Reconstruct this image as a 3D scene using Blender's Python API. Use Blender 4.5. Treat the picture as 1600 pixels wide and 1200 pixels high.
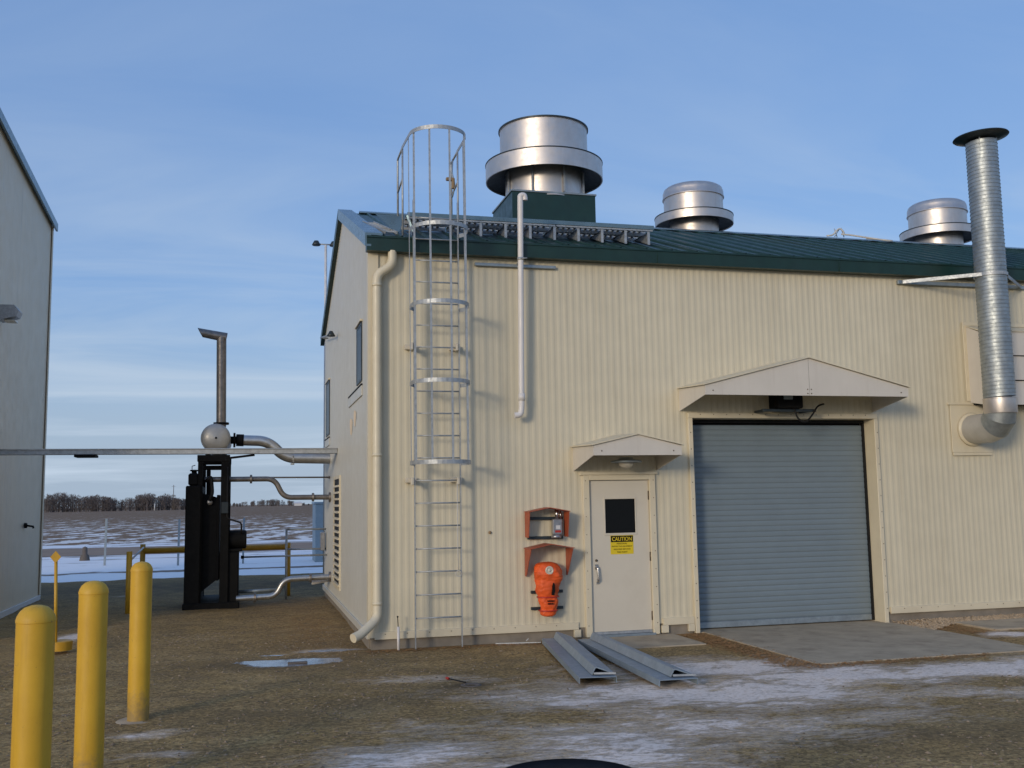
import bpy, math, random
import numpy as np
from mathutils import Vector, Matrix

random.seed(7)
rng = np.random.default_rng(7)
for o in list(bpy.data.objects):
    bpy.data.objects.remove(o)
scene = bpy.context.scene
COL = scene.collection
PI = math.pi
R = math.radians

# ------------------------------------------------------------------ camera
cam_data = bpy.data.cameras.new('camera')
cam = bpy.data.objects.new('camera', cam_data)
COL.objects.link(cam)
_fw = Vector((0.2517, 0.9610, 0.1146)).normalized()
_r = Vector((0.9677, -0.2515, -0.0167)); _r = (_r - _fw * _r.dot(_fw)).normalized()
_u = _r.cross(_fw)
_m = Matrix(((_r.x, _u.x, -_fw.x), (_r.y, _u.y, -_fw.y), (_r.z, _u.z, -_fw.z))).to_4x4()
_m.translation = Vector((-1.5997, -13.8321, 1.9589))
cam.matrix_world = _m
cam_data.sensor_width = 36.0
cam_data.lens = 1575.65 / 1600 * 36
cam_data.clip_start = 0.1
cam_data.clip_end = 9000
scene.camera = cam

# ------------------------------------------------------------------ world, sun, exposure
SUN_DIR = Vector((0.95, 1.0, -0.25)).normalized()      # the way the light travels
SUN_EL = math.asin(-SUN_DIR.z)
SUN_ROT = math.atan2(-SUN_DIR.x, -SUN_DIR.y)
world = bpy.data.worlds.new('World')
scene.world = world
world.use_nodes = True
wt = world.node_tree
wt.nodes.clear()


def wn(kind, **kw):
    n = wt.nodes.new(kind)
    for k, v in kw.items():
        setattr(n, k, v)
    return n


def wl(a, b):
    wt.links.new(a, b)


sky = wn('ShaderNodeTexSky', sky_type='NISHITA')
sky.sun_disc = False
sky.sun_elevation = SUN_EL + R(4)
sky.sun_rotation = SUN_ROT
sky.altitude = 300
sky.air_density = 1.0
sky.dust_density = 2.2
sky.ozone_density = 1.5
geo = wn('ShaderNodeTexCoord')
sep = wn('ShaderNodeSeparateXYZ')
wl(geo.outputs['Generated'], sep.inputs[0])
# cirrus: the direction projected on a high flat layer
zc = wn('ShaderNodeMath', operation='MAXIMUM'); zc.inputs[1].default_value = 0.0
wl(sep.outputs['Z'], zc.inputs[0])
za = wn('ShaderNodeMath', operation='ADD'); za.inputs[1].default_value = 0.16
wl(zc.outputs[0], za.inputs[0])
dx = wn('ShaderNodeMath', operation='DIVIDE'); wl(sep.outputs['X'], dx.inputs[0]); wl(za.outputs[0], dx.inputs[1])
dy = wn('ShaderNodeMath', operation='DIVIDE'); wl(sep.outputs['Y'], dy.inputs[0]); wl(za.outputs[0], dy.inputs[1])
cmb = wn('ShaderNodeCombineXYZ'); wl(dx.outputs[0], cmb.inputs[0]); wl(dy.outputs[0], cmb.inputs[1])
mp = wn('ShaderNodeMapping'); mp.inputs['Rotation'].default_value = (0, 0, R(24)); mp.inputs['Scale'].default_value = (0.55, 1.5, 1)
wl(cmb.outputs[0], mp.inputs['Vector'])
nz = wn('ShaderNodeTexNoise'); nz.inputs['Scale'].default_value = 1.25; nz.inputs['Detail'].default_value = 7
nz.inputs['Roughness'].default_value = 0.55; nz.inputs['Distortion'].default_value = 0.7
wl(mp.outputs[0], nz.inputs['Vector'])
cr = wn('ShaderNodeMapRange'); cr.inputs['From Min'].default_value = 0.43; cr.inputs['From Max'].default_value = 0.70
wl(nz.outputs['Fac'], cr.inputs['Value'])
# more cirrus low down, less overhead
low = wn('ShaderNodeMapRange'); low.inputs['From Min'].default_value = 0.34; low.inputs['From Max'].default_value = 0.05
low.inputs['To Min'].default_value = 0.16; low.inputs['To Max'].default_value = 1.0
wl(sep.outputs['Z'], low.inputs['Value'])
cf = wn('ShaderNodeMath', operation='MULTIPLY'); wl(cr.outputs[0], cf.inputs[0]); wl(low.outputs[0], cf.inputs[1])
# the thin veil that whitens the whole lower sky
hz = wn('ShaderNodeMapRange'); hz.inputs['From Min'].default_value = 0.20; hz.inputs['From Max'].default_value = 0.0
hz.inputs['To Min'].default_value = 0.0; hz.inputs['To Max'].default_value = 0.85
wl(sep.outputs['Z'], hz.inputs['Value'])
# a thin, even layer of high cloud over the whole clear sky
tint = wn('ShaderNodeMix', data_type='RGBA'); tint.inputs['Factor'].default_value = 0.72
tint.inputs['B'].default_value = (0.63, 1.20, 2.50, 1)
wl(sky.outputs['Color'], tint.inputs['A'])
mix0 = wn('ShaderNodeMix', data_type='RGBA')
wl(hz.outputs[0], mix0.inputs['Factor'])
wl(tint.outputs['Result'], mix0.inputs['A'])
mix0.inputs['B'].default_value = (1.75, 2.16, 2.60, 1)
mix = wn('ShaderNodeMix', data_type='RGBA')
wl(cf.outputs[0], mix.inputs['Factor'])
wl(mix0.outputs['Result'], mix.inputs['A'])
mix.inputs['B'].default_value = (2.2, 2.65, 3.2, 1)
bg = wn('ShaderNodeBackground'); bg.inputs['Strength'].default_value = 0.15
wl(mix.outputs['Result'], bg.inputs['Color'])
wo = wn('ShaderNodeOutputWorld'); wl(bg.outputs[0], wo.inputs['Surface'])

sun_data = bpy.data.lights.new('sun', 'SUN')
sun_data.energy = 0.92
sun_data.angle = R(10.0)
sun_data.color = (1.0, 0.86, 0.68)
sun = bpy.data.objects.new('sun', sun_data)
COL.objects.link(sun)
sun.rotation_euler = SUN_DIR.to_track_quat('-Z', 'Y').to_euler()
sun.location = (-20, -20, 12)

vs = scene.view_settings
vs.view_transform = 'Standard'
vs.look = 'None'
vs.exposure = 0.67
vs.gamma = 1.0
vs.use_curve_mapping = False

# ------------------------------------------------------------------ materials
MATS = {}


class NT:
    def __init__(self, name):
        self.m = bpy.data.materials.new(name)
        self.m.use_nodes = True
        self.t = self.m.node_tree
        self.b = self.t.nodes['Principled BSDF']

    def n(self, kind, ins=None, **kw):
        x = self.t.nodes.new(kind)
        for k, v in kw.items():
            setattr(x, k, v)
        for k, v in (ins or {}).items():
            if hasattr(v, 'is_output'):
                self.t.links.new(v, x.inputs[k])
            else:
                x.inputs[k].default_value = v
        return x

    def l(self, a, b):
        self.t.links.new(a, b)

    def ramp(self, fac, a, b, lo=0.0, hi=1.0):
        return self.n('ShaderNodeMapRange', {'Value': fac, 'From Min': a, 'From Max': b, 'To Min': lo, 'To Max': hi}).outputs[0]

    def mixc(self, fac, a, b, blend='MIX'):
        x = self.n('ShaderNodeMix', data_type='RGBA', blend_type=blend)
        for k, v in (('Factor', fac), ('A', a), ('B', b)):
            s = [i for i in x.inputs if i.name == k and (i.type == 'VALUE' if k == 'Factor' else i.type == 'RGBA')][0]
            if hasattr(v, 'is_output'):
                self.l(v, s)
            else:
                s.default_value = v if k == 'Factor' else (*v, 1)
        return [o for o in x.outputs if o.type == 'RGBA'][0]

    def noise(self, vec, scale, detail=4, rough=0.55, dist=0.0):
        return self.n('ShaderNodeTexNoise', {'Vector': vec, 'Scale': scale, 'Detail': detail, 'Roughness': rough, 'Distortion': dist}).outputs['Fac']

    def math(self, op, a, b=0.0):
        return self.n('ShaderNodeMath', {0: a, 1: b}, operation=op).outputs[0]

    def pos(self):
        return self.n('ShaderNodeNewGeometry').outputs['Position']

    def mapping(self, vec, scale=(1, 1, 1), rot=(0, 0, 0)):
        return self.n('ShaderNodeMapping', {'Vector': vec, 'Scale': scale, 'Rotation': rot}).outputs[0]

    def bump(self, h, strength=0.3, dist=0.01):
        b = self.n('ShaderNodeBump', {'Height': h, 'Strength': strength, 'Distance': dist})
        self.l(b.outputs[0], self.b.inputs['Normal'])


def simple(name, col, rough=0.5, metal=0.0, var=0.12, scale=6.0, dirt=None, dirt_amt=0.35, streak=False, panel=0.0, bump=0.0, spec=0.5):
    """Paint or metal with grain, stains of their own shape and a per-piece shift."""
    k = NT(name)
    p = k.pos()
    n1 = k.noise(p, scale, 5, 0.6)
    f1 = k.ramp(n1, 0.25, 0.75, 1 - var, 1 + var)
    if panel:
        oi = k.n('ShaderNodeObjectInfo').outputs['Random']
        f1 = k.math('MULTIPLY', f1, k.ramp(oi, 0, 1, 1 - panel, 1 + panel))
    cc = k.n('ShaderNodeCombineColor', {0: f1, 1: f1, 2: f1}).outputs[0]
    c = k.mixc(1.0, col, cc, 'MULTIPLY')
    if dirt:
        q = k.mapping(p, (14, 14, 0.7) if streak else (1, 1, 1))
        n2 = k.noise(q, 1.0 if streak else 2.2, 6, 0.65)
        c = k.mixc(k.ramp(n2, 0.52, 0.80, 0, dirt_amt), c, dirt)
    k.l(c, k.b.inputs['Base Color'])
    k.b.inputs['Metallic'].default_value = metal
    k.b.inputs['Specular IOR Level'].default_value = spec
    rr = k.ramp(k.noise(p, scale * 2.3, 3), 0.3, 0.7, max(0.03, rough - 0.08), min(1, rough + 0.08))
    k.l(rr, k.b.inputs['Roughness'])
    if bump:
        k.bump(k.noise(p, scale * 6, 3), bump, 0.004)
    MATS[name] = k.m
    return k.m


simple('cream', (0.605, 0.545, 0.400), 0.42, var=0.05, scale=3, dirt=(0.36, 0.29, 0.18), dirt_amt=0.32, streak=True, panel=0.032)
simple('cream_trim', (0.635, 0.565, 0.412), 0.42, var=0.05, scale=3, dirt=(0.36, 0.28, 0.18), dirt_amt=0.3)
simple('cream_board', (0.60, 0.555, 0.48), 0.45, var=0.04, scale=3, dirt=(0.40, 0.34, 0.27), dirt_amt=0.25, streak=True)
simple('door_paint', (0.60, 0.55, 0.45), 0.38, var=0.03, scale=2, dirt=(0.40, 0.33, 0.24), dirt_amt=0.2)
simple('cream_shaded', (0.52, 0.505, 0.445), 0.4, var=0.04, scale=2, dirt=(0.35, 0.31, 0.25), dirt_amt=0.2, streak=True, panel=0.02)  # cream cladding greyed: the gable's cooler, weaker light is put into its colour
simple('left_grey', (0.72, 0.60, 0.43), 0.45, var=0.04, scale=2, dirt=(0.32, 0.31, 0.29), dirt_amt=0.25, streak=True, panel=0.03)
simple('green', (0.006, 0.030, 0.024), 0.38, var=0.2, scale=4, dirt=(0.022, 0.045, 0.042), dirt_amt=0.35)
simple('green_roof', (0.008, 0.036, 0.028), 0.40, var=0.2, scale=3, dirt=(0.04, 0.07, 0.07), dirt_amt=0.35, panel=0.08)
simple('trim_blue_sheen', (0.15, 0.22, 0.25), 0.3, 0.5, var=0.15, scale=5)  # blue-grey metal; on the front rake its tone paints the sky's reflection
simple('galv', (0.40, 0.42, 0.43), 0.52, 0.55, var=0.25, scale=16, dirt=(0.26, 0.28, 0.30), dirt_amt=0.4)
simple('channel_steel', (0.25, 0.31, 0.36), 0.5, 0.3, var=0.15, scale=6, dirt=(0.24, 0.28, 0.32), dirt_amt=0.4)
simple('galv_dull', (0.30, 0.35, 0.38), 0.5, 0.6, var=0.2, scale=10, dirt=(0.20, 0.22, 0.24), dirt_amt=0.4)
simple('fan_metal', (0.62, 0.57, 0.53), 0.45, 0.9, var=0.08, scale=5, dirt=(0.42, 0.39, 0.36), dirt_amt=0.35, streak=True)
simple('spiral_duct', (0.36, 0.39, 0.395), 0.52, 0.85, var=0.22, scale=9, dirt=(0.36, 0.38, 0.40), dirt_amt=0.4)
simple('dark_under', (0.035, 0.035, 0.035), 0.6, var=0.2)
simple('cap_dark', (0.03, 0.04, 0.045), 0.45, 0.3, var=0.2)
simple('steel_pipe', (0.52, 0.52, 0.51), 0.36, 0.9, var=0.15, scale=7, dirt=(0.30, 0.28, 0.26), dirt_amt=0.4)
simple('stack_steel', (0.24, 0.22, 0.205), 0.45, 0.75, var=0.3, scale=9, dirt=(0.12, 0.09, 0.07), dirt_amt=0.6)
simple('muffler', (0.46, 0.45, 0.42), 0.45, 0.4, var=0.12, scale=5, dirt=(0.28, 0.24, 0.2), dirt_amt=0.4)
simple('black', (0.006, 0.006, 0.006), 0.7, var=0.3, scale=8, dirt=(0.014, 0.012, 0.011), dirt_amt=0.5, spec=0.15)
simple('blackrub', (0.012, 0.012, 0.012), 0.65, var=0.2, spec=0.25)
simple('white_pvc', (0.68, 0.65, 0.62), 0.4, var=0.05, scale=4, dirt=(0.45, 0.41, 0.36), dirt_amt=0.25)
simple('yellow', (0.56, 0.315, 0.022), 0.5, var=0.10, scale=5, dirt=(0.32, 0.185, 0.03), dirt_amt=0.5, bump=0.06)
simple('yellow_pipe', (0.50, 0.27, 0.02), 0.45, var=0.12, scale=6, dirt=(0.22, 0.13, 0.03), dirt_amt=0.5)
simple('sign_yellow', (0.70, 0.52, 0.015), 0.4, var=0.04)
simple('orange_box', (0.36, 0.075, 0.030), 0.5, var=0.15, scale=7, dirt=(0.22, 0.05, 0.025), dirt_amt=0.4)
simple('orange_cloth', (0.72, 0.098, 0.014), 0.6, var=0.2, scale=7, dirt=(0.42, 0.045, 0.012), dirt_amt=0.8, bump=0.8)
simple('red', (0.45, 0.03, 0.02), 0.4)
simple('instrument', (0.36, 0.36, 0.37), 0.35, 0.7, var=0.25, scale=20)
simple('shutter', (0.165, 0.208, 0.235), 0.45, 0.0, var=0.05, scale=3, dirt=(0.15, 0.18, 0.21), dirt_amt=0.35, panel=0.025)
simple('concrete', (0.40, 0.325, 0.225), 0.9, var=0.2, scale=3.0, dirt=(0.13, 0.095, 0.065), dirt_amt=0.75, bump=0.25)
simple('foundation', (0.22, 0.19, 0.15), 0.85, var=0.2, scale=5, dirt=(0.12, 0.09, 0.06), dirt_amt=0.6, bump=0.3)
simple('chrome', (0.62, 0.6, 0.58), 0.25, 1.0, var=0.05)
simple('brass_dark', (0.12, 0.09, 0.06), 0.4, 0.6)
simple('lamp_lens', (0.55, 0.50, 0.40), 0.25, var=0.05)
simple('wood_far', (0.115, 0.097, 0.092), 0.9, var=0.3, scale=0.3)
simple('wood_pole', (0.12, 0.10, 0.085), 0.8)
simple('pebble_tan', (0.37, 0.275, 0.175), 0.8, var=0.5, scale=22)
simple('cab_blue', (0.30, 0.37, 0.40), 0.5, var=0.08)
simple('navy', (0.004, 0.0045, 0.006), 0.6, var=0.1, spec=0.12)
simple('peach', (0.78, 0.60, 0.38), 0.5)
simple('rope_white', (0.55, 0.53, 0.48), 0.8)
simple('bronze', (0.30, 0.20, 0.10), 0.6, 0.2)
simple('far_white', (0.6, 0.6, 0.6), 0.7)


def mat_bollard():
    k = NT('bollard_paint')
    p = k.pos()
    sp = k.n('ShaderNodeSeparateXYZ', {0: p})
    n1 = k.noise(p, 4, 5, 0.6)
    c = k.mixc(k.ramp(n1, 0.3, 0.7), (0.57, 0.322, 0.020), (0.65, 0.382, 0.027))
    # weathered runs
    c = k.mixc(k.ramp(k.noise(k.mapping(p, (22, 22, 1.1)), 1.0, 5, 0.65), 0.52, 0.78, 0, 0.45), c, (0.36, 0.20, 0.025))
    # scuffs and chips down to primer
    sc = k.noise(k.mapping(p, (9, 9, 5)), 1.0, 8, 0.75, 1.2)
    c = k.mixc(k.ramp(sc, 0.64, 0.70, 0, 0.8), c, (0.22, 0.13, 0.05))
    c = k.mixc(k.ramp(k.noise(p, 38, 4, 0.7), 0.68, 0.72, 0, 0.8), c, (0.16, 0.09, 0.04))
    # mud splashed up from the gravel
    mud = k.math('ADD', k.ramp(sp.outputs['Z'], 0.0, 0.55, 0.42, 0.0), k.math('MULTIPLY', k.noise(p, 16, 6, 0.7), 0.5))
    c = k.mixc(k.ramp(mud, 0.42, 0.62, 0, 0.7), c, (0.20, 0.145, 0.075))
    k.l(c, k.b.inputs['Base Color'])
    k.l(k.ramp(sc, 0.3, 0.7, 0.42, 0.68), k.b.inputs['Roughness'])
    k.bump(k.math('ADD', k.noise(p, 30, 4), k.math('MULTIPLY', k.ramp(sc, 0.62, 0.68), -0.6)), 0.15, 0.004)
    MATS['bollard_paint'] = k.m


mat_bollard()


def glass_dark(name, col=(0.012, 0.014, 0.016)):
    k = NT(name)
    k.b.inputs['Base Color'].default_value = (*col, 1)
    k.b.inputs['Roughness'].default_value = 0.25
    k.b.inputs['Specular IOR Level'].default_value = 0.12
    k.b.inputs['IOR'].default_value = 1.2
    MATS[name] = k.m


glass_dark('glass')


def mat_yard():
    k = NT('yard')
    p = k.pos()
    big = k.noise(p, 0.35, 4, 0.6)
    mid = k.noise(p, 2.4, 6, 0.65)
    fine = k.noise(p, 26, 4, 0.7)
    vor = k.n('ShaderNodeTexVoronoi', {'Vector': p, 'Scale': 34.0}).outputs['Color']
    vv = k.n('ShaderNodeSeparateColor', {0: vor}).outputs[0]
    c = k.mixc(k.ramp(big, 0.35, 0.65), (0.295, 0.194, 0.074), (0.385, 0.258, 0.106))
    c = k.mixc(k.ramp(mid, 0.35, 0.7), c, (0.235, 0.160, 0.076))
    sand = k.noise(k.mapping(p, (0.7, 1.3, 1)), 1.1, 6, 0.7, 0.5)
    c = k.mixc(k.ramp(sand, 0.50, 0.70, 0, 0.75), c, (0.45, 0.315, 0.145))
    f = k.ramp(fine, 0.3, 0.72, 0.62, 1.36)
    f = k.math('MULTIPLY', f, k.ramp(vv, 0, 1, 0.66, 1.38))
    cc = k.n('ShaderNodeCombineColor', {0: f, 1: f, 2: f}).outputs[0]
    c = k.mixc(1.0, c, cc, 'MULTIPLY')
    at = k.n('ShaderNodeAttribute', attribute_name='cover')
    sc = k.n('ShaderNodeSeparateColor', {0: at.outputs['Color']})
    snow_m, dark_m, leaf_m = sc.outputs[0], sc.outputs[1], sc.outputs[2]
    # fallen leaves and rust-brown soil
    c = k.mixc(k.math('MULTIPLY', leaf_m, k.ramp(k.noise(p, 9, 5, 0.7), 0.4, 0.6)), c, (0.30, 0.155, 0.055))
    # patches of darker ground
    c = k.mixc(k.math('MULTIPLY', dark_m, k.ramp(mid, 0.2, 0.6, 0.5, 1.0)), c, (0.085, 0.062, 0.038))
    # wind-streaked thin snow
    q = k.mapping(p, (1.0, 1.9, 1), (0, 0, R(30)))
    s1 = k.noise(q, 1.5, 10, 0.70, 0.7)
    q2 = k.mapping(p, (1.2, 3.4, 1), (0, 0, R(48)))
    s2 = k.noise(q2, 4.5, 7, 0.72, 0.4)
    s = k.math('ADD', k.math('MULTIPLY', s1, 0.60), k.math('MULTIPLY', s2, 0.40))
    s = k.math('ADD', s, k.math('MULTIPLY', k.math('SUBTRACT', snow_m, 0.52), 0.36))
    thin = k.ramp(s, 0.42, 0.58, 0, 0.42)
    thick = k.ramp(s, 0.535, 0.62, 0, 0.95)
    sf = k.math('MULTIPLY', k.math('MAXIMUM', thin, thick), k.ramp(snow_m, 0.05, 0.35))
    crisp = k.noise(k.mapping(p, (1, 1.6, 1), (0, 0, R(40))), 17, 5, 0.72)
    sf = k.math('MULTIPLY', sf, k.ramp(crisp, 0.36, 0.52, 0.55, 1.0))
    c = k.mixc(sf, c, (0.97, 0.85, 0.75))
    # frozen puddle: a film of grey ice that thins out at its edge
    ice_n = k.noise(p, 5.5, 6, 0.65, 0.8)
    ice = k.ramp(k.math('ADD', at.outputs['Alpha'], k.math('MULTIPLY', k.math('SUBTRACT', ice_n, 0.5), 0.7)), 0.40, 0.52)
    ice_c = k.mixc(k.ramp(ice_n, 0.40, 0.64), (0.17, 0.17, 0.175), (0.40, 0.42, 0.45))
    c = k.mixc(k.math('MULTIPLY', ice, 0.92), c, ice_c)
    k.l(c, k.b.inputs['Base Color'])
    k.l(k.ramp(ice, 0, 1, 0.9, 0.16), k.b.inputs['Roughness'])
    k.l(k.ramp(ice, 0, 1, 0.2, 0.6), k.b.inputs['Specular IOR Level'])
    h = k.math('ADD', fine, k.math('MULTIPLY', vv, 0.8))
    h = k.math('ADD', k.math('MULTIPLY', h, k.ramp(ice, 0, 1, 1.0, 0.03)), k.math('MULTIPLY', sf, 0.9))
    k.bump(h, 0.8, 0.02)
    MATS['yard'] = k.m


mat_yard()


def mat_field():
    k = NT('field')
    p = k.pos()
    # furrowed stubble with snow lying in the furrows
    sp = k.n('ShaderNodeSeparateXYZ', {0: p})
    warp = k.math('MULTIPLY', k.noise(p, 0.022, 3, 0.5), 34.0)
    u = k.math('ADD', k.math('ADD', k.math('MULTIPLY', sp.outputs['X'], 1.9), k.math('MULTIPLY', sp.outputs['Y'], -0.62)), warp)
    row = k.ramp(k.math('SINE', u), -1, 1)
    brk = k.noise(k.mapping(p, (0.35, 0.12, 1)), 1.0, 6, 0.65, 0.6)
    fl = k.noise(k.mapping(p, (1.1, 0.35, 1), (0, 0, R(-18))), 1.0, 4, 0.7)
    s = k.math('ADD', k.math('ADD', k.math('MULTIPLY', row, 0.09), k.math('MULTIPLY', brk, 0.52)), k.math('MULTIPLY', fl, 0.52))
    near = k.ramp(sp.outputs['Y'], 55, 240, 0.03, -0.10)
    s = k.math('ADD', s, near)
    f = k.ramp(s, 0.575, 0.635, 0, 0.92)
    g = k.noise(p, 0.6, 6, 0.7)
    c = k.mixc(k.ramp(g, 0.3, 0.7), (0.20, 0.122, 0.070), (0.31, 0.205, 0.13))
    c = k.mixc(f, c, (0.94, 0.88, 0.82))
    k.l(c, k.b.inputs['Base Color'])
    k.b.inputs['Roughness'].default_value = 0.95
    k.b.inputs['Specular IOR Level'].default_value = 0.1
    MATS['field'] = k.m


mat_field()


def mat_verge():
    k = NT('verge')
    p = k.pos()
    q = k.mapping(p, (0.35, 1.0, 1))
    s = k.noise(q, 0.9, 7, 0.68, 0.4)
    yy = k.n('ShaderNodeSeparateXYZ', {0: p}).outputs['Y']
    wob = k.math('ADD', yy, k.math('MULTIPLY', k.noise(k.mapping(p, (0.25, 0, 0)), 1.0, 4), 4.2))
    d = k.math('ABSOLUTE', k.math('SUBTRACT', wob, 22.6))
    track = k.ramp(d, 0.2, 0.8, 0.24, 0.0)
    far = k.ramp(yy, 26, 33, 0.0, 0.10)
    s = k.math('ADD', s, k.math('ADD', track, far))
    f = k.ramp(s, 0.60, 0.70)
    c = k.mixc(f, (0.95, 0.92, 0.90), (0.18, 0.12, 0.075))
    k.l(c, k.b.inputs['Base Color'])
    k.b.inputs['Roughness'].default_value = 0.8
    k.bump(s, 0.3, 0.1)
    MATS['verge'] = k.m


mat_verge()
simple('road', (0.30, 0.205, 0.14), 0.9, var=0.15, scale=0.8)


def mat_ice():
    k = NT('ice')
    p = k.pos()
    n = k.noise(p, 7, 6, 0.65, 0.8)
    c = k.mixc(k.ramp(n, 0.40, 0.66), (0.16, 0.16, 0.165), (0.36, 0.38, 0.41))
    k.l(c, k.b.inputs['Base Color'])
    k.l(k.ramp(n, 0.4, 0.6, 0.12, 0.45), k.b.inputs['Roughness'])
    k.bump(n, 0.15, 0.01)
    MATS['ice'] = k.m


mat_ice()


def mat_pebble():
    k = NT('pebble')
    p = k.pos()
    vor = k.n('ShaderNodeTexVoronoi', {'Vector': p, 'Scale': 19.0}).outputs['Color']
    vv = k.n('ShaderNodeSeparateColor', {0: vor}).outputs[1]
    c = k.mixc(vv, (0.13, 0.092, 0.055), (0.32, 0.24, 0.155))
    k.l(c, k.b.inputs['Base Color'])
    k.b.inputs['Roughness'].default_value = 0.85
    MATS['pebble'] = k.m


mat_pebble()

# ------------------------------------------------------------------ mesh builder
ORG = {}


def vec(a):
    return Vector(a)


class MB:
    def __init__(self):
        self.v, self.f, self.s = [], [], []

    def add(self, vs, fs, smooth=False):
        b = len(self.v)
        self.v.extend([tuple(x) for x in vs])
        for f in fs:
            self.f.append(tuple(i + b for i in f))
            self.s.append(smooth)
        return self

    def box(self, x0, x1, y0, y1, z0, z1, mat=None):
        vs = [(x, y, z) for x in (x0, x1) for y in (y0, y1) for z in (z0, z1)]
        fs = [(0, 1, 3, 2), (4, 6, 7, 5), (0, 4, 5, 1), (2, 3, 7, 6), (0, 2, 6, 4), (1, 5, 7, 3)]
        if mat is not None:
            vs = [tuple(mat @ Vector(v)) for v in vs]
        return self.add(vs, fs)

    def bevel_box(self, x0, x1, y0, y1, z0, z1, b, mat=None):
        """box with chamfered edges"""
        X, Y, Z = (x0, x1), (y0, y1), (z0, z1)
        c = Vector(((x0 + x1) / 2, (y0 + y1) / 2, (z0 + z1) / 2))
        vs, idx = [], {}
        for i in (0, 1):
            for j in (0, 1):
                for l in (0, 1):
                    P = (X[i], Y[j], Z[l])
                    sx, sy, sz = (b, -b)[i], (b, -b)[j], (b, -b)[l]
                    for a, q in enumerate(((P[0], P[1] + sy, P[2] + sz), (P[0] + sx, P[1], P[2] + sz), (P[0] + sx, P[1] + sy, P[2]))):
                        idx[(i, j, l, a)] = len(vs)
                        vs.append(q)
        fs = []
        for i in (0, 1):
            fs.append([idx[(i, j, l, 0)] for j, l in ((0, 0), (1, 0), (1, 1), (0, 1))])
            fs.append([idx[(j, i, l, 1)] for j, l in ((0, 0), (1, 0), (1, 1), (0, 1))])
            fs.append([idx[(j, l, i, 2)] for j, l in ((0, 0), (1, 0), (1, 1), (0, 1))])
        for i in (0, 1):
            for j in (0, 1):
                fs.append([idx[(i, j, 0, 0)], idx[(i, j, 1, 0)], idx[(i, j, 1, 1)], idx[(i, j, 0, 1)]])
                fs.append([idx[(i, 0, j, 0)], idx[(i, 1, j, 0)], idx[(i, 1, j, 2)], idx[(i, 0, j, 2)]])
                fs.append([idx[(0, i, j, 1)], idx[(1, i, j, 1)], idx[(1, i, j, 2)], idx[(0, i, j, 2)]])
                for l in (0, 1):
                    fs.append([idx[(i, j, l, 0)], idx[(i, j, l, 1)], idx[(i, j, l, 2)]])
        out = []
        for f in fs:
            ps = [Vector(vs[q]) for q in f]
            nrm = (ps[1] - ps[0]).cross(ps[2] - ps[0])
            m = sum(ps, Vector()) / len(ps)
            out.append(tuple(f if nrm.dot(m - c) > 0 else reversed(f)))
        if mat is not None:
            vs = [tuple(mat @ Vector(v)) for v in vs]
        return self.add(vs, out)

    def prism(self, poly, a, b, axis):
        """polygon given in the two other axes (in order), extruded along axis from a to b"""
        n = len(poly)

        def P(q, t):
            if axis == 'x': return (t, q[0], q[1])
            if axis == 'y': return (q[0], t, q[1])
            return (q[0], q[1], t)
        vs = [P(q, a) for q in poly] + [P(q, b) for q in poly]
        fs = [tuple(range(n)), tuple(range(2 * n - 1, n - 1, -1))]
        fs += [(i, i + n, (i + 1) % n + n, (i + 1) % n) for i in range(n)]
        return self.add(vs, fs)

    def tube(self, pts, r, seg=10, cap=True, smooth=True):
        """swept circle along a polyline; r may be a list"""
        pts = [Vector(p) for p in pts]
        n = len(pts)
        rs = r if isinstance(r, (list, tuple)) else [r] * n
        tang = []
        for i in range(n):
            a = pts[max(i - 1, 0)]; b = pts[min(i + 1, n - 1)]
            if 0 < i < n - 1:
                t = (pts[i] - a).normalized() + (b - pts[i]).normalized()
            else:
                t = b - a
            tang.append(t.normalized())
        ref = Vector((0, 0, 1)) if abs(tang[0].z) < 0.9 else Vector((0, 1, 0))
        u = tang[0].cross(ref).normalized()
        vs, fs = [], []
        for i in range(n):
            t = tang[i]
            u = (u - t * u.dot(t)).normalized()
            w = t.cross(u)
            k = 1.0
            if 0 < i < n - 1:
                d = (pts[i] - pts[i - 1]).normalized()
                k = 1.0
            for j in range(seg):
                a = 2 * PI * j / seg
                vs.append(pts[i] + (u * math.cos(a) + w * math.sin(a)) * rs[i] * k)
        for i in range(n - 1):
            for j in range(seg):
                j2 = (j + 1) % seg
                fs.append((i * seg + j, i * seg + j2, (i + 1) * seg + j2, (i + 1) * seg + j))
        self.add(vs, fs, smooth)
        if cap:
            b = len(self.v) - len(vs)
            self.f.append(tuple(b + j for j in range(seg - 1, -1, -1))); self.s.append(False)
            self.f.append(tuple(b + (n - 1) * seg + j for j in range(seg))); self.s.append(False)
        return self

    def lathe(self, prof, c, seg=32, axis='z', smooth=True, rot=None):
        """profile of (radius, height) turned about an axis through c; close profile yourself"""
        n = len(prof)
        vs, fs = [], []
        for (r, h) in prof:
            for j in range(seg):
                a = 2 * PI * j / seg
                x, y = r * math.cos(a), r * math.sin(a)
                q = (x, y, h) if axis == 'z' else ((x, h, y) if axis == 'y' else (h, x, y))
                q = Vector(q)
                if rot is not None:
                    q = rot @ q
                vs.append(q + Vector(c))
        for i in range(n - 1):
            for j in range(seg):
                j2 = (j + 1) % seg
                fs.append((i * seg + j, i * seg + j2, (i + 1) * seg + j2, (i + 1) * seg + j))
        return self.add(vs, fs, smooth)

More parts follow.
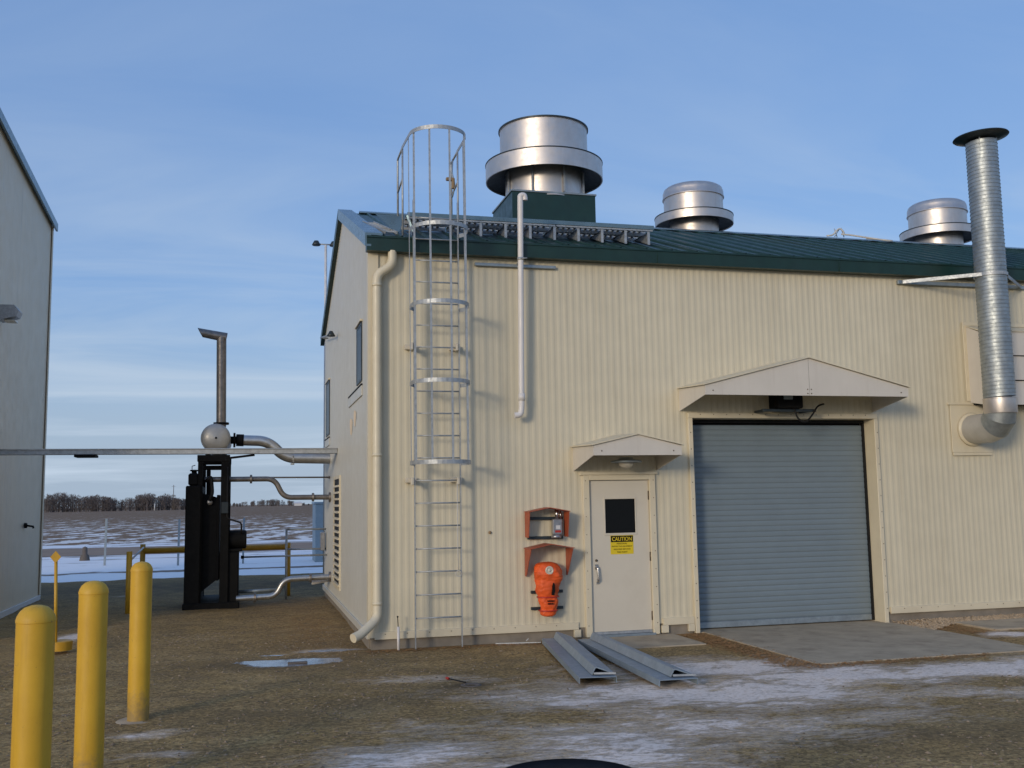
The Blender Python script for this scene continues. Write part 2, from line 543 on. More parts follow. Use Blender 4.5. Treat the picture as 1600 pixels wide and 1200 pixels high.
    def bar(self, a, b, w, h):
        """rectangular bar between two points: w sideways, h upward"""
        a, b = Vector(a), Vector(b)
        t = (b - a).normalized()
        ref = Vector((0, 0, 1)) if abs(t.z) < 0.95 else Vector((0, 1, 0))
        u = t.cross(ref).normalized() * (w / 2)
        k = u.cross(t).normalized() * (h / 2)
        vs = [p + su * u + sk * k for p in (a, b) for su, sk in ((-1, -1), (1, -1), (1, 1), (-1, 1))]
        fs = [(3, 2, 1, 0), (4, 5, 6, 7)] + [(i, (i + 1) % 4, (i + 1) % 4 + 4, i + 4) for i in range(4)]
        return self.add(vs, fs)

    def mesh(self, name, mat, off=(0, 0, 0), autosmooth=None):
        me = bpy.data.meshes.new(name)
        o = Vector(off)
        me.from_pydata([(v[0] - o.x, v[1] - o.y, v[2] - o.z) for v in self.v], [], self.f)
        me.polygons.foreach_set('use_smooth', self.s)
        me.materials.append(MATS[mat])
        me.update()
        return me

    def build(self, name, mat, parent=None, origin=None):
        """one mesh object, its vertices given in world coordinates"""
        if parent is not None:
            off = ORG[parent.name]
        elif origin is not None:
            off = origin
        else:
            off = (0, 0, 0)
        me = self.mesh(name, mat, off)
        ob = bpy.data.objects.new(name, me)
        COL.objects.link(ob)
        if parent is not None:
            ob.parent = parent
        else:
            ob.location = off
        ORG[ob.name] = off
        return ob


def smooth_by_angle(ob, deg=40):
    me = ob.data
    try:
        me.set_sharp_from_angle(angle=R(deg))
    except Exception:
        pass
    return ob


def tag(o, label, cat=None, group=None, kind=None):
    if label: o['label'] = label
    if cat: o['category'] = cat
    if group: o['group'] = group
    if kind: o['kind'] = kind
    return o


def thing(name, loc, label, cat, group=None):
    o = bpy.data.objects.new(name, None)
    COL.objects.link(o)
    o.location = loc
    o.empty_display_size = 0.2
    ORG[o.name] = tuple(loc)
    return tag(o, label, cat, group)


def copies(first, offsets):
    """further copies of a piece that share its mesh"""
    out = []
    for d in offsets:
        c = first.copy()
        COL.objects.link(c)
        c.parent = first.parent
        c.location = first.location + Vector(d)
        out.append(c)
    return out


def copy_tree(o, parent=None):
    c = o.copy()
    COL.objects.link(c)
    c.parent = parent
    for ch in list(o.children):
        copy_tree(ch, c)
    return c


def arc(c, r, a0, a1, n, plane='xz'):
    out = []
    for i in range(n + 1):
        a = a0 + (a1 - a0) * i / n
        p, q = r * math.cos(a), r * math.sin(a)
        if plane == 'xz': out.append((c[0] + p, c[1], c[2] + q))
        elif plane == 'xy': out.append((c[0] + p, c[1] + q, c[2]))
        else: out.append((c[0], c[1] + p, c[2] + q))
    return out


def bend(pts, rad, n=6):
    """round the corners of a polyline"""
    pts = [Vector(p) for p in pts]
    out = [pts[0]]
    for i in range(1, len(pts) - 1):
        a, b, c = pts[i - 1], pts[i], pts[i + 1]
        d1, d2 = (a - b), (c - b)
        r = min(rad, d1.length * 0.49, d2.length * 0.49)
        p0, p2 = b + d1.normalized() * r, b + d2.normalized() * r
        for j in range(n + 1):
            t = j / n
            out.append(p0 * (1 - t) ** 2 + b * 2 * t * (1 - t) + p2 * t ** 2)
    out.append(pts[-1])
    return out


def text_mesh(body, width, height, loc, mat, parent, name='lettering', y_thick=0.001):
    cu = bpy.data.curves.new('txt', 'FONT')
    cu.body = body
    cu.size = 1.0
    cu.align_x = 'CENTER'
    cu.offset = 0.012
    tmp = bpy.data.objects.new('txt', cu)
    COL.objects.link(tmp)
    bpy.context.view_layer.update()
    dg = bpy.context.evaluated_depsgraph_get()
    me = bpy.data.meshes.new_from_object(tmp.evaluated_get(dg))
    bpy.data.objects.remove(tmp)
    co = np.empty(len(me.vertices) * 3)
    me.vertices.foreach_get('co', co)
    co = co.reshape(-1, 3)
    lo, hi = co.min(0), co.max(0)
    sx, sz = width / (hi[0] - lo[0]), height / (hi[1] - lo[1])
    off = ORG[parent.name]
    new = np.zeros_like(co)
    new[:, 0] = (co[:, 0] - (lo[0] + hi[0]) / 2) * sx + loc[0] - off[0]
    new[:, 1] = loc[1] - off[1]
    new[:, 2] = (co[:, 1] - lo[1]) * sz + loc[2] - off[2]
    me.vertices.foreach_set('co', new.ravel())
    me.materials.clear()
    me.materials.append(MATS[mat])
    me.update()
    ob = bpy.data.objects.new(name, me)
    COL.objects.link(ob)
    ob.parent = parent
    ORG[ob.name] = off
    return ob


# ================================================================== GROUND
def grid_axis(lo, hi, fine_lo, fine_hi, step, coarse):
    a = list(np.arange(lo, fine_lo, coarse)) + list(np.arange(fine_lo, fine_hi, step)) + list(np.arange(fine_hi, hi + 0.01, coarse))
    return np.array(a)


YARD_Y1 = 15.7
# (x, y, half length, half width, turn in degrees, amount)
SNOW = [(3.6, -2.9, 1.5, 0.8, -12, 1.0), (4.6, -3.8, 1.6, 0.65, -10, 1.05), (3.0, -4.2, 1.9, 0.95, -20, 1.0), (6.3, -3.95, 1.5, 0.50, -5, 1.1), (7.8, -3.9, 1.1, 0.6, 0, 1.1),
        (1.4, -4.1, 1.2, 0.6, -40, 0.8), (1.3, -6.1, 0.9, 1.0, 20, 0.9), (-0.35, -5.8, 0.8, 0.5, 10, 0.95), (0.3, -6.7, 1.2, 0.6, 0, 0.85), (2.3, -5.5, 1.3, 0.6, -30, 0.8),
        (-2.40, -4.4, 0.34, 0.14, 0, 0.8), (-2.3, -5.2, 0.4, 0.14, 0, 0.7), (0.5, -2.5, 1.0, 0.3, -20, 0.55), (8.7, -1.75, 0.4, 0.35, 0, 1.2), (9.6, -2.2, 0.8, 0.4, 0, 1.2),
        (-4.15, 3.2, 0.22, 0.75, -18, 1.5), (-0.45, 0.30, 0.6, 0.16, -5, 0.75), (2.0, -0.14, 0.30, 0.10, 0, 1.1), (-4.1, 9.9, 0.45, 0.12, 0, 1.3), (5.2, -5.0, 1.3, 0.4, -20, 0.6), (3.6, -5.6, 1.2, 0.5, -15, 0.6), (0.2, -4.9, 1.0, 0.35, -20, 0.5)]
DARK_GROUND = [(0.72, -2.95, 0.34, 0.22, 0, 1.0), (-3.0, 12.2, 9.0, 2.6, 0, 0.85), (-1.1, -0.6, 1.4, 0.5, 0, 0.5), (-2.2, 7.2, 1.5, 0.9, 0, 0.7), (0.6, 0.9, 3.0, 0.5, 0, 0.3), (-0.4, -3.6, 2.4, 0.35, 12, 0.35),  # where the ground is coloured darker
       (1.6, -2.0, 1.5, 0.3, 0, 0.3), (4.3, -6.4, 1.8, 0.5, 0, 0.35)]
LEAF = [(4.60, -1.5, 0.20, 1.5, 0, 1.0), (4.55, -0.5, 0.25, 0.6, 0, 1.0), (4.9, -3.2, 1.4, 0.18, 0, 0.8), (8.5, -0.9, 0.35, 0.8, 0, 0.9), (0.5, -0.15, 1.8, 0.22, 0, 0.5), (-0.6, 2.5, 0.5, 3.0, 0, 0.6), (2.5, -0.3, 0.9, 0.25, 0, 0.6)]
ICE = [(-1.05, -0.60, 0.50, 0.30, 0, 1.0), (-0.75, -0.62, 0.35, 0.22, 10, 0.9), (-1.45, -0.42, 0.28, 0.16, 0, 0.85), (-0.45, 0.28, 0.45, 0.13, -6, 0.75), (-1.25, 0.2, 0.25, 0.08, 0, 0.6)]


def cover(x, y, blobs):
    s = np.zeros_like(x)
    for (bx, by, rx, ry, tw, a) in blobs:
        c, n = math.cos(R(tw)), math.sin(R(tw))
        dx_, dy_ = x - bx, y - by
        u_, v_ = (dx_ * c + dy_ * n) / rx, (-dx_ * n + dy_ * c) / ry
        s = np.maximum(s, a * np.exp(-0.7 * (u_ * u_ + v_ * v_)))
    return s


def vnoise(x, y, seed, sc):
    """smooth value noise"""
    g = np.random.default_rng(seed).random((64, 64))
    u_, v_ = x * sc, y * sc
    i, j = np.floor(u_).astype(int), np.floor(v_).astype(int)
    fu, fv = u_ - i, v_ - j
    fu, fv = fu * fu * (3 - 2 * fu), fv * fv * (3 - 2 * fv)
    i, j = i % 64, j % 64
    i2, j2 = (i + 1) % 64, (j + 1) % 64
    return (g[i, j] * (1 - fu) + g[i2, j] * fu) * (1 - fv) + (g[i, j2] * (1 - fu) + g[i2, j2] * fu) * fv


def yard_h(x, y):
    h = (vnoise(x, y, 3, 0.45) - 0.5) * 0.05 + (vnoise(x, y, 4, 1.7) - 0.5) * 0.022 + (vnoise(x, y, 5, 6.0) - 0.5) * 0.010
    pud = np.exp(-(((x + 1.0) / 0.8) ** 2 + ((y + 0.58) / 0.45) ** 2) ** 2)
    h = h * (1 - pud) - 0.012 * pud
    # level against the buildings and slabs
    dwall = np.clip((-y - 0.05) / 0.8, 0, 1)
    inside = ((x > -0.4) & (y > -0.85)).astype(float)
    h = np.where((x > -0.3) & (y < 0.2), h * dwall, h)
    slab = (x > 2.8) & (x < 8.2) & (y > -3.3)
    h = np.where(slab, np.minimum(h * 0.3, 0.0) - 0.004, h)
    h = np.where((x > 8.2) & (y > -1.8), -0.01, h)
    return h


def make_yard():
    xs = grid_axis(-60, 60, -7, 11, 0.11, 3.0)
    ys = np.concatenate([np.arange(-60, -12, 3.0), np.arange(-12, 3, 0.11), np.arange(3, YARD_Y1, 0.35), [YARD_Y1]])
    X, Y = np.meshgrid(xs, ys)
    # uneven far edge
    Yw = Y.copy()
    Yw[-1] += (vnoise(X[-1], X[-1] * 0, 9, 0.9) - 0.5) * 0.5
    Z = yard_h(X, Yw)
    Z = np.where((X < -7) | (X > 11) | (Y < -12), Z * 0.3, Z)
    n, m = X.shape
    me = bpy.data.meshes.new('yard_ground')
    idx = np.arange(n * m).reshape(n, m)
    F = np.stack([idx[:-1, :-1], idx[:-1, 1:], idx[1:, 1:], idx[1:, :-1]], -1).reshape(-1, 4)
    me.from_pydata(np.stack([X, Yw, Z], -1).reshape(-1, 3).tolist(), [], F.tolist())
    me.polygons.foreach_set('use_smooth', [True] * len(F))
    ca = me.color_attributes.new('cover', 'FLOAT_COLOR', 'POINT')
    cols = np.stack([cover(X, Yw, SNOW), cover(X, Yw, DARK_GROUND), cover(X, Yw, LEAF), cover(X, Yw, ICE)], -1).reshape(-1)
    ca.data.foreach_set('color', cols)
    me.materials.append(MATS['yard'])
    me.update()
    ob = bpy.data.objects.new('yard_ground', me)
    COL.objects.link(ob)
    tag(ob, 'brown gravel yard with thin streaks of snow', kind='structure')


make_yard()


def sheet(name, x0, x1, y0, y1, z, mat, nx=1, ny=1, jit=0.0):
    m = MB()
    vs = []
    for j in range(ny + 1):
        for i in range(nx + 1):
            yy = y0 + (y1 - y0) * j / ny
            if jit and (j == 0 or j == ny):
                yy += (random.random() - 0.5) * jit
            vs.append((x0 + (x1 - x0) * i / nx, yy, z))
    fs = [(j * (nx + 1) + i, j * (nx + 1) + i + 1, (j + 1) * (nx + 1) + i + 1, (j + 1) * (nx + 1) + i) for j in range(ny) for i in range(nx)]
    m.add(vs, fs)
    o = m.build(name, mat)
    return o


tag(sheet('ground', -4500, 4500, -3000, 6000, -0.16, 'field'), 'flat stubble field with snow lying in its furrows', kind='structure')
tag(sheet('snow_verge', -220, 260, 14.0, 33.4, -0.10, 'verge', 300, 1, 0.5), 'snow-covered verge between the yard and the road', kind='structure')
tag(sheet('snow_bank', -220, 260, 41.2, 47.0, -0.10, 'verge', 300, 1, 1.2), 'strip of snow along the far side of the road', kind='structure')
tag(sheet('road', -400, 400, 33.0, 41.6, -0.085, 'road', 300, 1, 0.25), 'brown gravel road across the snow', kind='structure')


def pebbles(name, n, place, size, mat, label, squash=0.6):
    base = np.array([(1, 0, 0), (-1, 0, 0), (0, 1, 0), (0, -1, 0), (0, 0, 1), (0, 0, -1)], float)
    tri = np.array([(0, 2, 4), (2, 1, 4), (1, 3, 4), (3, 0, 4), (2, 0, 5), (1, 2, 5), (3, 1, 5), (0, 3, 5)])
    P = place(n)
    n = len(P)
    S = size[0] + (size[1] - size[0]) * rng.random(n) ** 2
    A = rng.random(n) * 2 * PI
    V = np.repeat(base[None], n, 0) * (0.7 + 0.6 * rng.random((n, 6, 1)))
    V = V * S[:, None, None]
    V[:, :, 2] *= squash
    V[:, :, 0] *= 1.25
    c, s = np.cos(A)[:, None], np.sin(A)[:, None]
    x, y = V[:, :, 0] * c - V[:, :, 1] * s, V[:, :, 0] * s + V[:, :, 1] * c
    V = np.stack([x, y, V[:, :, 2]], -1) + P[:, None, :]
    F = (tri[None] + (np.arange(n) * 6)[:, None, None]).reshape(-1, 3)
    me = bpy.data.meshes.new(name)
    me.from_pydata(V.reshape(-1, 3).tolist(), [], F.tolist())
    me.materials.append(MATS[mat])
    me.update()
    ob = bpy.data.objects.new(name, me)
    COL.objects.link(ob)
    tag(ob, label, kind='stuff')
    return ob


def place_yard(n):
    out = []
    x = rng.uniform(-5.5, 8.0, n * 3); y = -10.5 + 13.5 * rng.random(n * 3) ** 1.3
    ok = ~((x > -0.1) & (y > -0.12)) & ~((x > 2.9) & (x < 8.1) & (y > -3.15)) & ~((x > 8) & (y > -1.6))
    ok &= rng.random(n * 3) < (0.25 + 1.2 * vnoise(x, y, 21, 0.9) ** 2)
    ok &= rng.random(n * 3) > 1.3 * cover(x, y, SNOW)
    ok &= cover(x, y, ICE) < 0.3
    x, y = x[ok][:n], y[ok][:n]
    return np.stack([x, y, yard_h(x, y) + 0.001], -1)


pebbles('gravel', 13000, place_yard, (0.004, 0.020), 'pebble', 'loose brown pebbles strewn over the yard')


def place_strip(n):
    x = rng.uniform(7.95, 15, n); y = -0.04 - rng.random(n) * np.where(x < 8.75, 1.0 - (x - 7.95) * 0.7, 0.36)
    keep = x < 15
    return np.stack([x[keep], y[keep], 0.004 + rng.random(keep.sum()) * 0.035 * np.clip(1 - (-y[keep]) / 0.6, 0.1, 1)], -1)


pebbles('river_gravel', 6500, place_strip, (0.012, 0.030), 'pebble_tan', 'strip of tan river gravel along the wall foot right of the shutter door')

def place_leaves(n):
    a = np.stack([4.62 + rng.normal(0, 0.14, n), -0.1 - 3.0 * rng.random(n)], -1)
    b = np.stack([4.6 + 2.6 * rng.random(n // 3), -3.16 + rng.normal(0, 0.09, n // 3)], -1)
    c_ = np.stack([8.35 + rng.normal(0, 0.22, n // 3), -0.2 - 1.3 * rng.random(n // 3)], -1)
    d_ = np.stack([-0.1 + 2.9 * rng.random(n // 4), -0.12 - np.abs(rng.normal(0, 0.10, n // 4))], -1)
    q = np.concatenate([a, b, c_, d_])
    return np.stack([q[:, 0], q[:, 1], np.maximum(yard_h(q[:, 0], q[:, 1]), 0.0) + 0.008], -1)


simple('dead_leaf', (0.30, 0.155, 0.055), 0.8, var=0.6, scale=30)
pebbles('leaf_litter', 1500, place_leaves, (0.008, 0.026), 'dead_leaf', 'brown leaf litter along the edges of the concrete apron', 0.18)

# concrete
sl = MB()
sl.bevel_box(4.84, 8.02, -3.06, -0.005, -0.06, 0.009, 0.004); sl.box(4.78, 7.84, -0.004, 0.34, -0.06, 0.008)
tag(sl.build('concrete_apron', 'concrete'), 'stained concrete apron in front of the grey shutter door', kind='structure')
sl = MB(); sl.bevel_box(2.98, 4.36, -1.12, -0.005, -0.06, 0.012, 0.005)
tag(sl.build('door_slab', 'concrete'), 'small concrete slab in front of the cream door', kind='structure')
sl = MB(); sl.bevel_box(8.75, 15.0, -1.32, -0.40, -0.06, 0.018, 0.01)
tag(sl.build('walkway_slab', 'concrete'), 'concrete path along the wall right of the apron', kind='structure')

# ================================================================== MAIN BUILDING
BX1 = 17.0          # far end along x
BY1 = 8.5           # depth
RIDGE_Y, RIDGE_Z = 4.25, 7.22
EAVE_Z = 5.62       # roof top at y = -0.15
SL = (RIDGE_Z - EAVE_Z) / (RIDGE_Y + 0.15)


def roof_z(y):
    return EAVE_Z + SL * (y + 0.15) if y <= RIDGE_Y else RIDGE_Z - SL * (y - RIDGE_Y)


house = thing('metal_building', (0, 0, 0), 'cream ribbed metal building with dark green roof and grey shutter door', 'building')

# ribbed cladding, one object per sheet
PITCH = 0.1016


def rib_profile(t):
    return t


RIB = [(0.0, 0.0), (0.022, 0.0), (0.042, 0.0038), (0.068, 0.0038), (0.088, 0.0)]     # (along, proud)


def clad(parent, mat, axis, a0, a1, zlo, ztop, openings, outward, plane, sheet_w=PITCH * 9):
    """ribbed sheets on a wall. axis 'x' or 'y' = direction along the wall; ztop(t) = top"""
    a = a0
    while a < a1 - 0.02:
        b = min(a + sheet_w, a1)
        br = set([a, b])
        prof = []
        t = a
        i = 0
        while t < b - 1e-6:
            for (u, d) in RIB:
                if t + u < b - 1e-6:
                    prof.append((t + u, d))
            t += PITCH
        prof.append((b, 0.0))
        pd = dict(prof)
        xs = [p[0] for p in prof]
        ds = [p[1] for p in prof]
        cuts = sorted(set([round(v, 5) for v in xs] + [round(o[q], 5) for o in openings for q in (0, 1) if a < o[q] < b]))

        def dep(v):
            return float(np.interp(v, xs, ds))
        m = MB()
        for v0, v1 in zip(cuts[:-1], cuts[1:]):
            mid = (v0 + v1) / 2
            segs = [(zlo, None)]
            for (o0, o1, oz0, oz1) in openings:
                if o0 < mid < o1:
                    new = []
                    for (s0, s1) in segs:
                        top = s1 if s1 is not None else 99
                        if oz0 > s0: new.append((s0, min(oz0, top)))
                        if oz1 < top: new.append((max(oz1, s0), s1))
                    segs = new
            for (s0, s1) in segs:
                t0 = ztop(v0) if s1 is None else s1
                t1 = ztop(v1) if s1 is None else s1
                d0, d1 = plane + outward * dep(v0), plane + outward * dep(v1)
                if axis == 'x':
                    q = [(v0, d0, s0), (v1, d1, s0), (v1, d1, t1), (v0, d0, t0)]
                else:
                    q = [(d0, v0, s0), (d1, v1, s0), (d1, v1, t1), (d0, v0, t0)]
                m.add(q, [(0, 1, 2, 3)])
        if m.f:
            m.build('wall_panel', mat, parent)
        a = b


DOOR = (3.06, 4.09, 0.0, 2.30)
OHD = (4.73, 7.88, 0.0, 3.17)
fw_open = [DOOR, OHD]
clad(house, 'cream', 'x', 0.05, BX1, 0.16, lambda t: 5.52, fw_open, -1, 0.0)
WIN1 = (0.92, 1.62, 3.74, 4.62)
WIN2 = (7.0, 7.9, 3.36, 4.48)
LOUV = (4.45, 5.75, 0.42, 2.46)
clad(house, 'cream_shaded', 'y', 0.05, BY1, 0.16, lambda t: roof_z(t) - 0.06, [WIN1, WIN2, LOUV], -1, 0.0)
# the walls' inner lining, back and far gable
m = MB()
def quad(m, *p): m.add(p, [(0, 1, 2, 3)])
m.box(0.06, BX1 - 0.02, BY1 - 0.05, BY1, 0.0, 5.5)
m.build('back_wall', 'cream_shaded', house)
m = MB(); m.prism([(0.05, 0.0), (BY1 - 0.05, 0.0), (BY1 - 0.05, 5.5), (RIDGE_Y, RIDGE_Z - 0.08), (0.05, 5.5)], BX1 - 0.03, BX1 + 0.02, 'x')
m.build('end_wall', 'cream_shaded', house)
m = MB()
for (x0, x1, z0, z1) in ((0.05, 3.06, 0, 5.5), (3.06, 4.09, 2.3, 5.5), (4.09, 4.70, 0, 5.5), (4.70, 7.93, 3.22, 5.5), (7.93, BX1 - 0.04, 0, 5.5)):
    m.box(x0, x1, 0.20, 0.24, z0, z1)
m.build('inner_lining', 'blackrub', house)
# foundation
m = MB()
m.box(0.02, 3.06, 0.012, 0.2, -0.2, 0.17); m.box(4.09, 4.69, 0.012, 0.2, -0.2, 0.17); m.box(7.93, BX1, 0.012, 0.2, -0.2, 0.17)
m.box(0.012, 0.2, 0.21, BY1, -0.2, 0.17)
m.build('foundation', 'foundation', house)

# base trim with its step
def trimbox(name, x0, x1, y0, y1, z0, z1, mat='cream_trim', b=0.004, parent=house):
    q = MB(); q.bevel_box(x0, x1, y0, y1, z0, z1, b)
    return q.build(name, mat, parent)


trimbox('base_trim', 0.06, 2.93, -0.034, 0.01, 0.135, 0.235)
trimbox('base_trim', 4.21, 4.70, -0.034, 0.01, 0.135, 0.235)
trimbox('base_trim', 7.97, BX1, -0.034, 0.01, 0.135, 0.235)
trimbox('base_trim', -0.034, 0.01, 0.06, BY1, 0.135, 0.235, 'cream_shaded')
trimbox('trim_foot', 2.86, 2.96, -0.040, 0.01, 0.03, 0.134)
trimbox('trim_foot', 4.18, 4.29, -0.040, 0.01, 0.03, 0.134)
trimbox('trim_foot', 4.60, 4.70, -0.040, 0.01, 0.03, 0.134)
# corner trim
m = MB()
m.prism([(-0.03, -0.03), (0.115, -0.03), (0.115, -0.019), (-0.019, -0.019), (-0.019, 0.115), (-0.03, 0.115)], 0.16, 5.5, 'z')
m.build('corner_trim', 'cream_trim', house)

# roof: one object per ribbed sheet, front and back slopes
def roof_sheet(front):
    m = MB()
    W = 0.406
    prof = [(0, 0.0), (0.012, 0.035), (0.038, 0.035), (0.05, 0.0), (0.20, 0.0), (0.208, 0.016), (0.226, 0.016), (0.234, 0.0), (W, 0.0)]
    if front:
        ya, yb = -0.16, RIDGE_Y
    else:
        ya, yb = RIDGE_Y, BY1 + 0.22
    ny = 1
    za, zb = roof_z(ya), roof_z(yb)
    vs = [(u, ya, za + d) for (u, d) in prof] + [(u, yb, zb + d) for (u, d) in prof]
    n = len(prof)
    m.add(vs, [(i, i + 1, i + 1 + n, i + n) for i in range(n - 1)])
    # thickness at the eave
    m.add([(0, ya, za), (W, ya, za), (W, ya, za - 0.03), (0, ya, za - 0.03)], [(0, 3, 2, 1)])
    return m


roofp = MB()
roofp.add([(-0.02, -0.12, roof_z(-0.12) - 0.03), (BX1, -0.12, roof_z(-0.12) - 0.03), (BX1, RIDGE_Y, RIDGE_Z - 0.03), (-0.02, RIDGE_Y, RIDGE_Z - 0.03),
           (-0.02, BY1 + 0.2, roof_z(BY1 + 0.2) - 0.03), (BX1, BY1 + 0.2, roof_z(BY1 + 0.2) - 0.03)], [(0, 1, 2, 3), (3, 2, 5, 4)])
roof = roofp.build('roof', 'blackrub', house)
for front in (True, False):
    first = roof_sheet(front).build('roof_panel', 'green_roof', roof)
    copies(first, [(0.406 * i, 0, 0) for i in range(1, 42)])
# ridge cap
m = MB()
m.prism([(RIDGE_Y - 0.20, RIDGE_Z - 0.073 + 0.045), (RIDGE_Y, RIDGE_Z + 0.05), (RIDGE_Y + 0.20, RIDGE_Z - 0.073 + 0.045), (RIDGE_Y + 0.20, RIDGE_Z - 0.073 + 0.03), (RIDGE_Y, RIDGE_Z + 0.03), (RIDGE_Y - 0.20, RIDGE_Z - 0.073 + 0.03)], 0.3, BX1, 'x')
m.build('ridge_cap', 'trim_blue_sheen', roof)
# eave fascia / gutter
m = MB()
m.prism([(-0.165, 5.425), (-0.175, 5.60), (-0.19, 5.605), (-0.19, 5.63), (-0.13, 5.635), (-0.13, 5.60), (-0.02, 5.52), (-0.02, 5.425)], -0.06, BX1, 'x')
m.build('gutter', 'green', house)
for xx in np.arange(1.2, BX1, 3.05):
    m = MB(); m.box(xx, xx + 0.012, -0.181, -0.17, 5.43, 5.60); m.build('gutter_joint', 'green_roof', house)
# rake trims on the gable
def rake(y0, y1, mat, name, xo=-0.10):
    m = MB()
    z0, z1 = roof_z(y0), roof_z(y1)
    vs = []
    for (y, z) in ((y0, z0), (y1, z1)):
        for (x, dz) in ((xo, 0.06), (0.16, 0.06), (0.16, 0.03), (0.0, 0.03), (0.0, -0.13), (xo, -0.13)):
            vs.append((x, y, z + dz))
    fs = [(5, 4, 3, 2, 1, 0), (6, 7, 8, 9, 10, 11)] + [(i, (i + 1) % 6, (i + 1) % 6 + 6, i + 6) for i in range(6)]
    m.add(vs, fs)
    return m.build(name, mat, roof)


rake(-0.17, RIDGE_Y, 'trim_blue_sheen', 'rake_trim', -0.085)  # sky reflection put into this trim's colour
rake(RIDGE_Y, BY1 + 0.25, 'green', 'rake_trim', -0.085)

# downspout
D = thing('downspout', (0.09, -0.12, 0.1), 'cream round downspout on the left corner of the building with kinked top', 'downspout')
m = MB()
m.tube(bend([(0.30, -0.115, 5.44), (0.30, -0.115, 5.24), (0.085, -0.105, 5.10), (0.085, -0.105, 0.42), (-0.16, -0.30, 0.245), (-0.26, -0.37, 0.215)], 0.10, 6), 0.062, 14)
smooth_by_angle(m.build('pipe', 'cream_trim', D))
for z in (4.95, 2.6, 0.62):
    m = MB(); m.lathe([(0.063, -0.02), (0.067, -0.02), (0.067, 0.02), (0.063, 0.02)], (0.085, -0.105, z), 16); m.build('band', 'cream_trim', D)

# small standpipe by the wall foot
S = thing('standpipe', (0.36, -0.15, 0), 'short white standpipe with rod at wall foot left of the ladder', 'pipe')
m = MB(); m.tube([(0.36, -0.15, -0.05), (0.36, -0.15, 0.31)], 0.018, 10); m.build('sleeve', 'white_pvc', S)
m = MB(); m.tube([(0.358, -0.15, 0.31), (0.352, -0.15, 0.43)], 0.006, 6); m.lathe([(0.0, -0.014), (0.012, -0.008), (0.012, 0.008), (0.0, 0.014)], (0.352, -0.15, 0.44), 8); m.build('rod', 'blackrub', S)

# side windows with frame and sill
def side_window(o, sill_to=None):
    y0, y1, z0, z1 = o
    m = MB()
    fr = 0.04
    m.box(-0.020, 0.06, y0, y0 + fr, z0, z1); m.box(-0.020, 0.06, y1 - fr, y1, z0, z1)
    m.box(-0.020, 0.06, y0 + fr, y1 - fr, z0, z0 + fr); m.box(-0.020, 0.06, y0 + fr, y1 - fr, z1 - fr, z1)
    w = m.build('window', 'cap_dark', house)
    m = MB(); m.box(-0.016, -0.004, y0 + fr, y1 - fr, z0 + fr, z1 - fr); m.build('pane', 'glass', w)
    m = MB(); m.bevel_box(-0.045, 0.0, y0 - 0.03, y1 + 0.03, z1 + 0.002, z1 + 0.035, 0.004); m.build('head_trim', 'cream_trim', w)
    if sill_to:
        m = MB(); m.bevel_box(-0.030, 0.0, y0 - 0.03, sill_to, z0 - 0.07, z0 - 0.045, 0.004); m.build('sill', 'blackrub', w)
        m = MB(); m.bevel_box(-0.022, 0.0, y0 - 0.03, sill_to, z0 - 0.22, z0 - 0.072, 0.004); m.build('sill_flashing', 'cream_shaded', w)


side_window(WIN1, 2.85)
side_window(WIN2, 8.1)
m = MB()
for (py, pz, a, b) in ((2.55, 3.18, 0.20, 0.16), (1.95, 3.27, 0.17, 0.15)):
    ring = [(-0.0075, py + a * (1 + 0.25 * math.sin(3 * t)) * math.cos(t), pz + b * (1 + 0.2 * math.sin(2 * t + 1)) * math.sin(t)) for t in np.linspace(0, 2 * PI, 17)[:-1]]
    m.add(ring, [tuple(range(16))])
m.build('paint_patch', 'peach', house)
# louvre in the gable
y0, y1, z0, z1 = LOUV
m = MB()
m.box(-0.03, 0.1, y0, y0 + 0.06, z0, z1); m.box(-0.03, 0.1, y1 - 0.06, y1, z0, z1); m.box(-0.03, 0.1, y0 + 0.06, y1 - 0.06, z1 - 0.06, z1); m.box(-0.03, 0.1, y0 + 0.06, y1 - 0.06, z0, z0 + 0.06)
lv = m.build('louvre', 'cream_trim', house)
m = MB(); m.box(-0.012, 0.0, y0 + 0.061, y1 - 0.061, z0 + 0.061, z1 - 0.061); m.build('backing', 'blackrub', lv)
m = MB()
m.add([(-0.045, y0 + 0.05, z0 + 0.060), (-0.045, y1 - 0.05, z0 + 0.060), (0.03, y1 - 0.05, z0 + 0.100), (0.03, y0 + 0.05, z0 + 0.100),
       (-0.045, y0 + 0.05, z0 + 0.095), (-0.045, y1 - 0.05, z0 + 0.095), (0.03, y1 - 0.05, z0 + 0.112), (0.03, y0 + 0.05, z0 + 0.112)],
      [(3, 2, 1, 0), (4, 5, 6, 7), (0, 1, 5, 4), (2, 3, 7, 6), (1, 2, 6, 5), (0, 4, 7, 3)])
s0 = m.build('slat', 'cream_trim', lv)
copies(s0, [(0, 0, 0.118 * i) for i in range(1, 16)])
# gable light arm
G = thing('wall_lamp', (-0.02, 6.9, 4.95), 'small lamp on an arm high on the gable end wall', 'lamp')
m = MB(); m.tube([(-0.01, 7.6, 5.44), (-0.16, 7.55, 5.44), (-0.16, 3.9 + 0.2, 4.95)][:2], 0.018, 8); m.tube([(-0.16, 7.55, 5.44), (-0.13, 5.2, 5.12)], 0.016, 8); m.build('arm', 'galv', G)
m = MB(); m.lathe([(0.0, 0.07), (0.03, 0.07), (0.08, -0.02), (0.075, -0.03), (0.0, -0.03)], (-0.13, 5.15, 5.11), 14); m.build('lamp_shade', 'cap_dark', G)

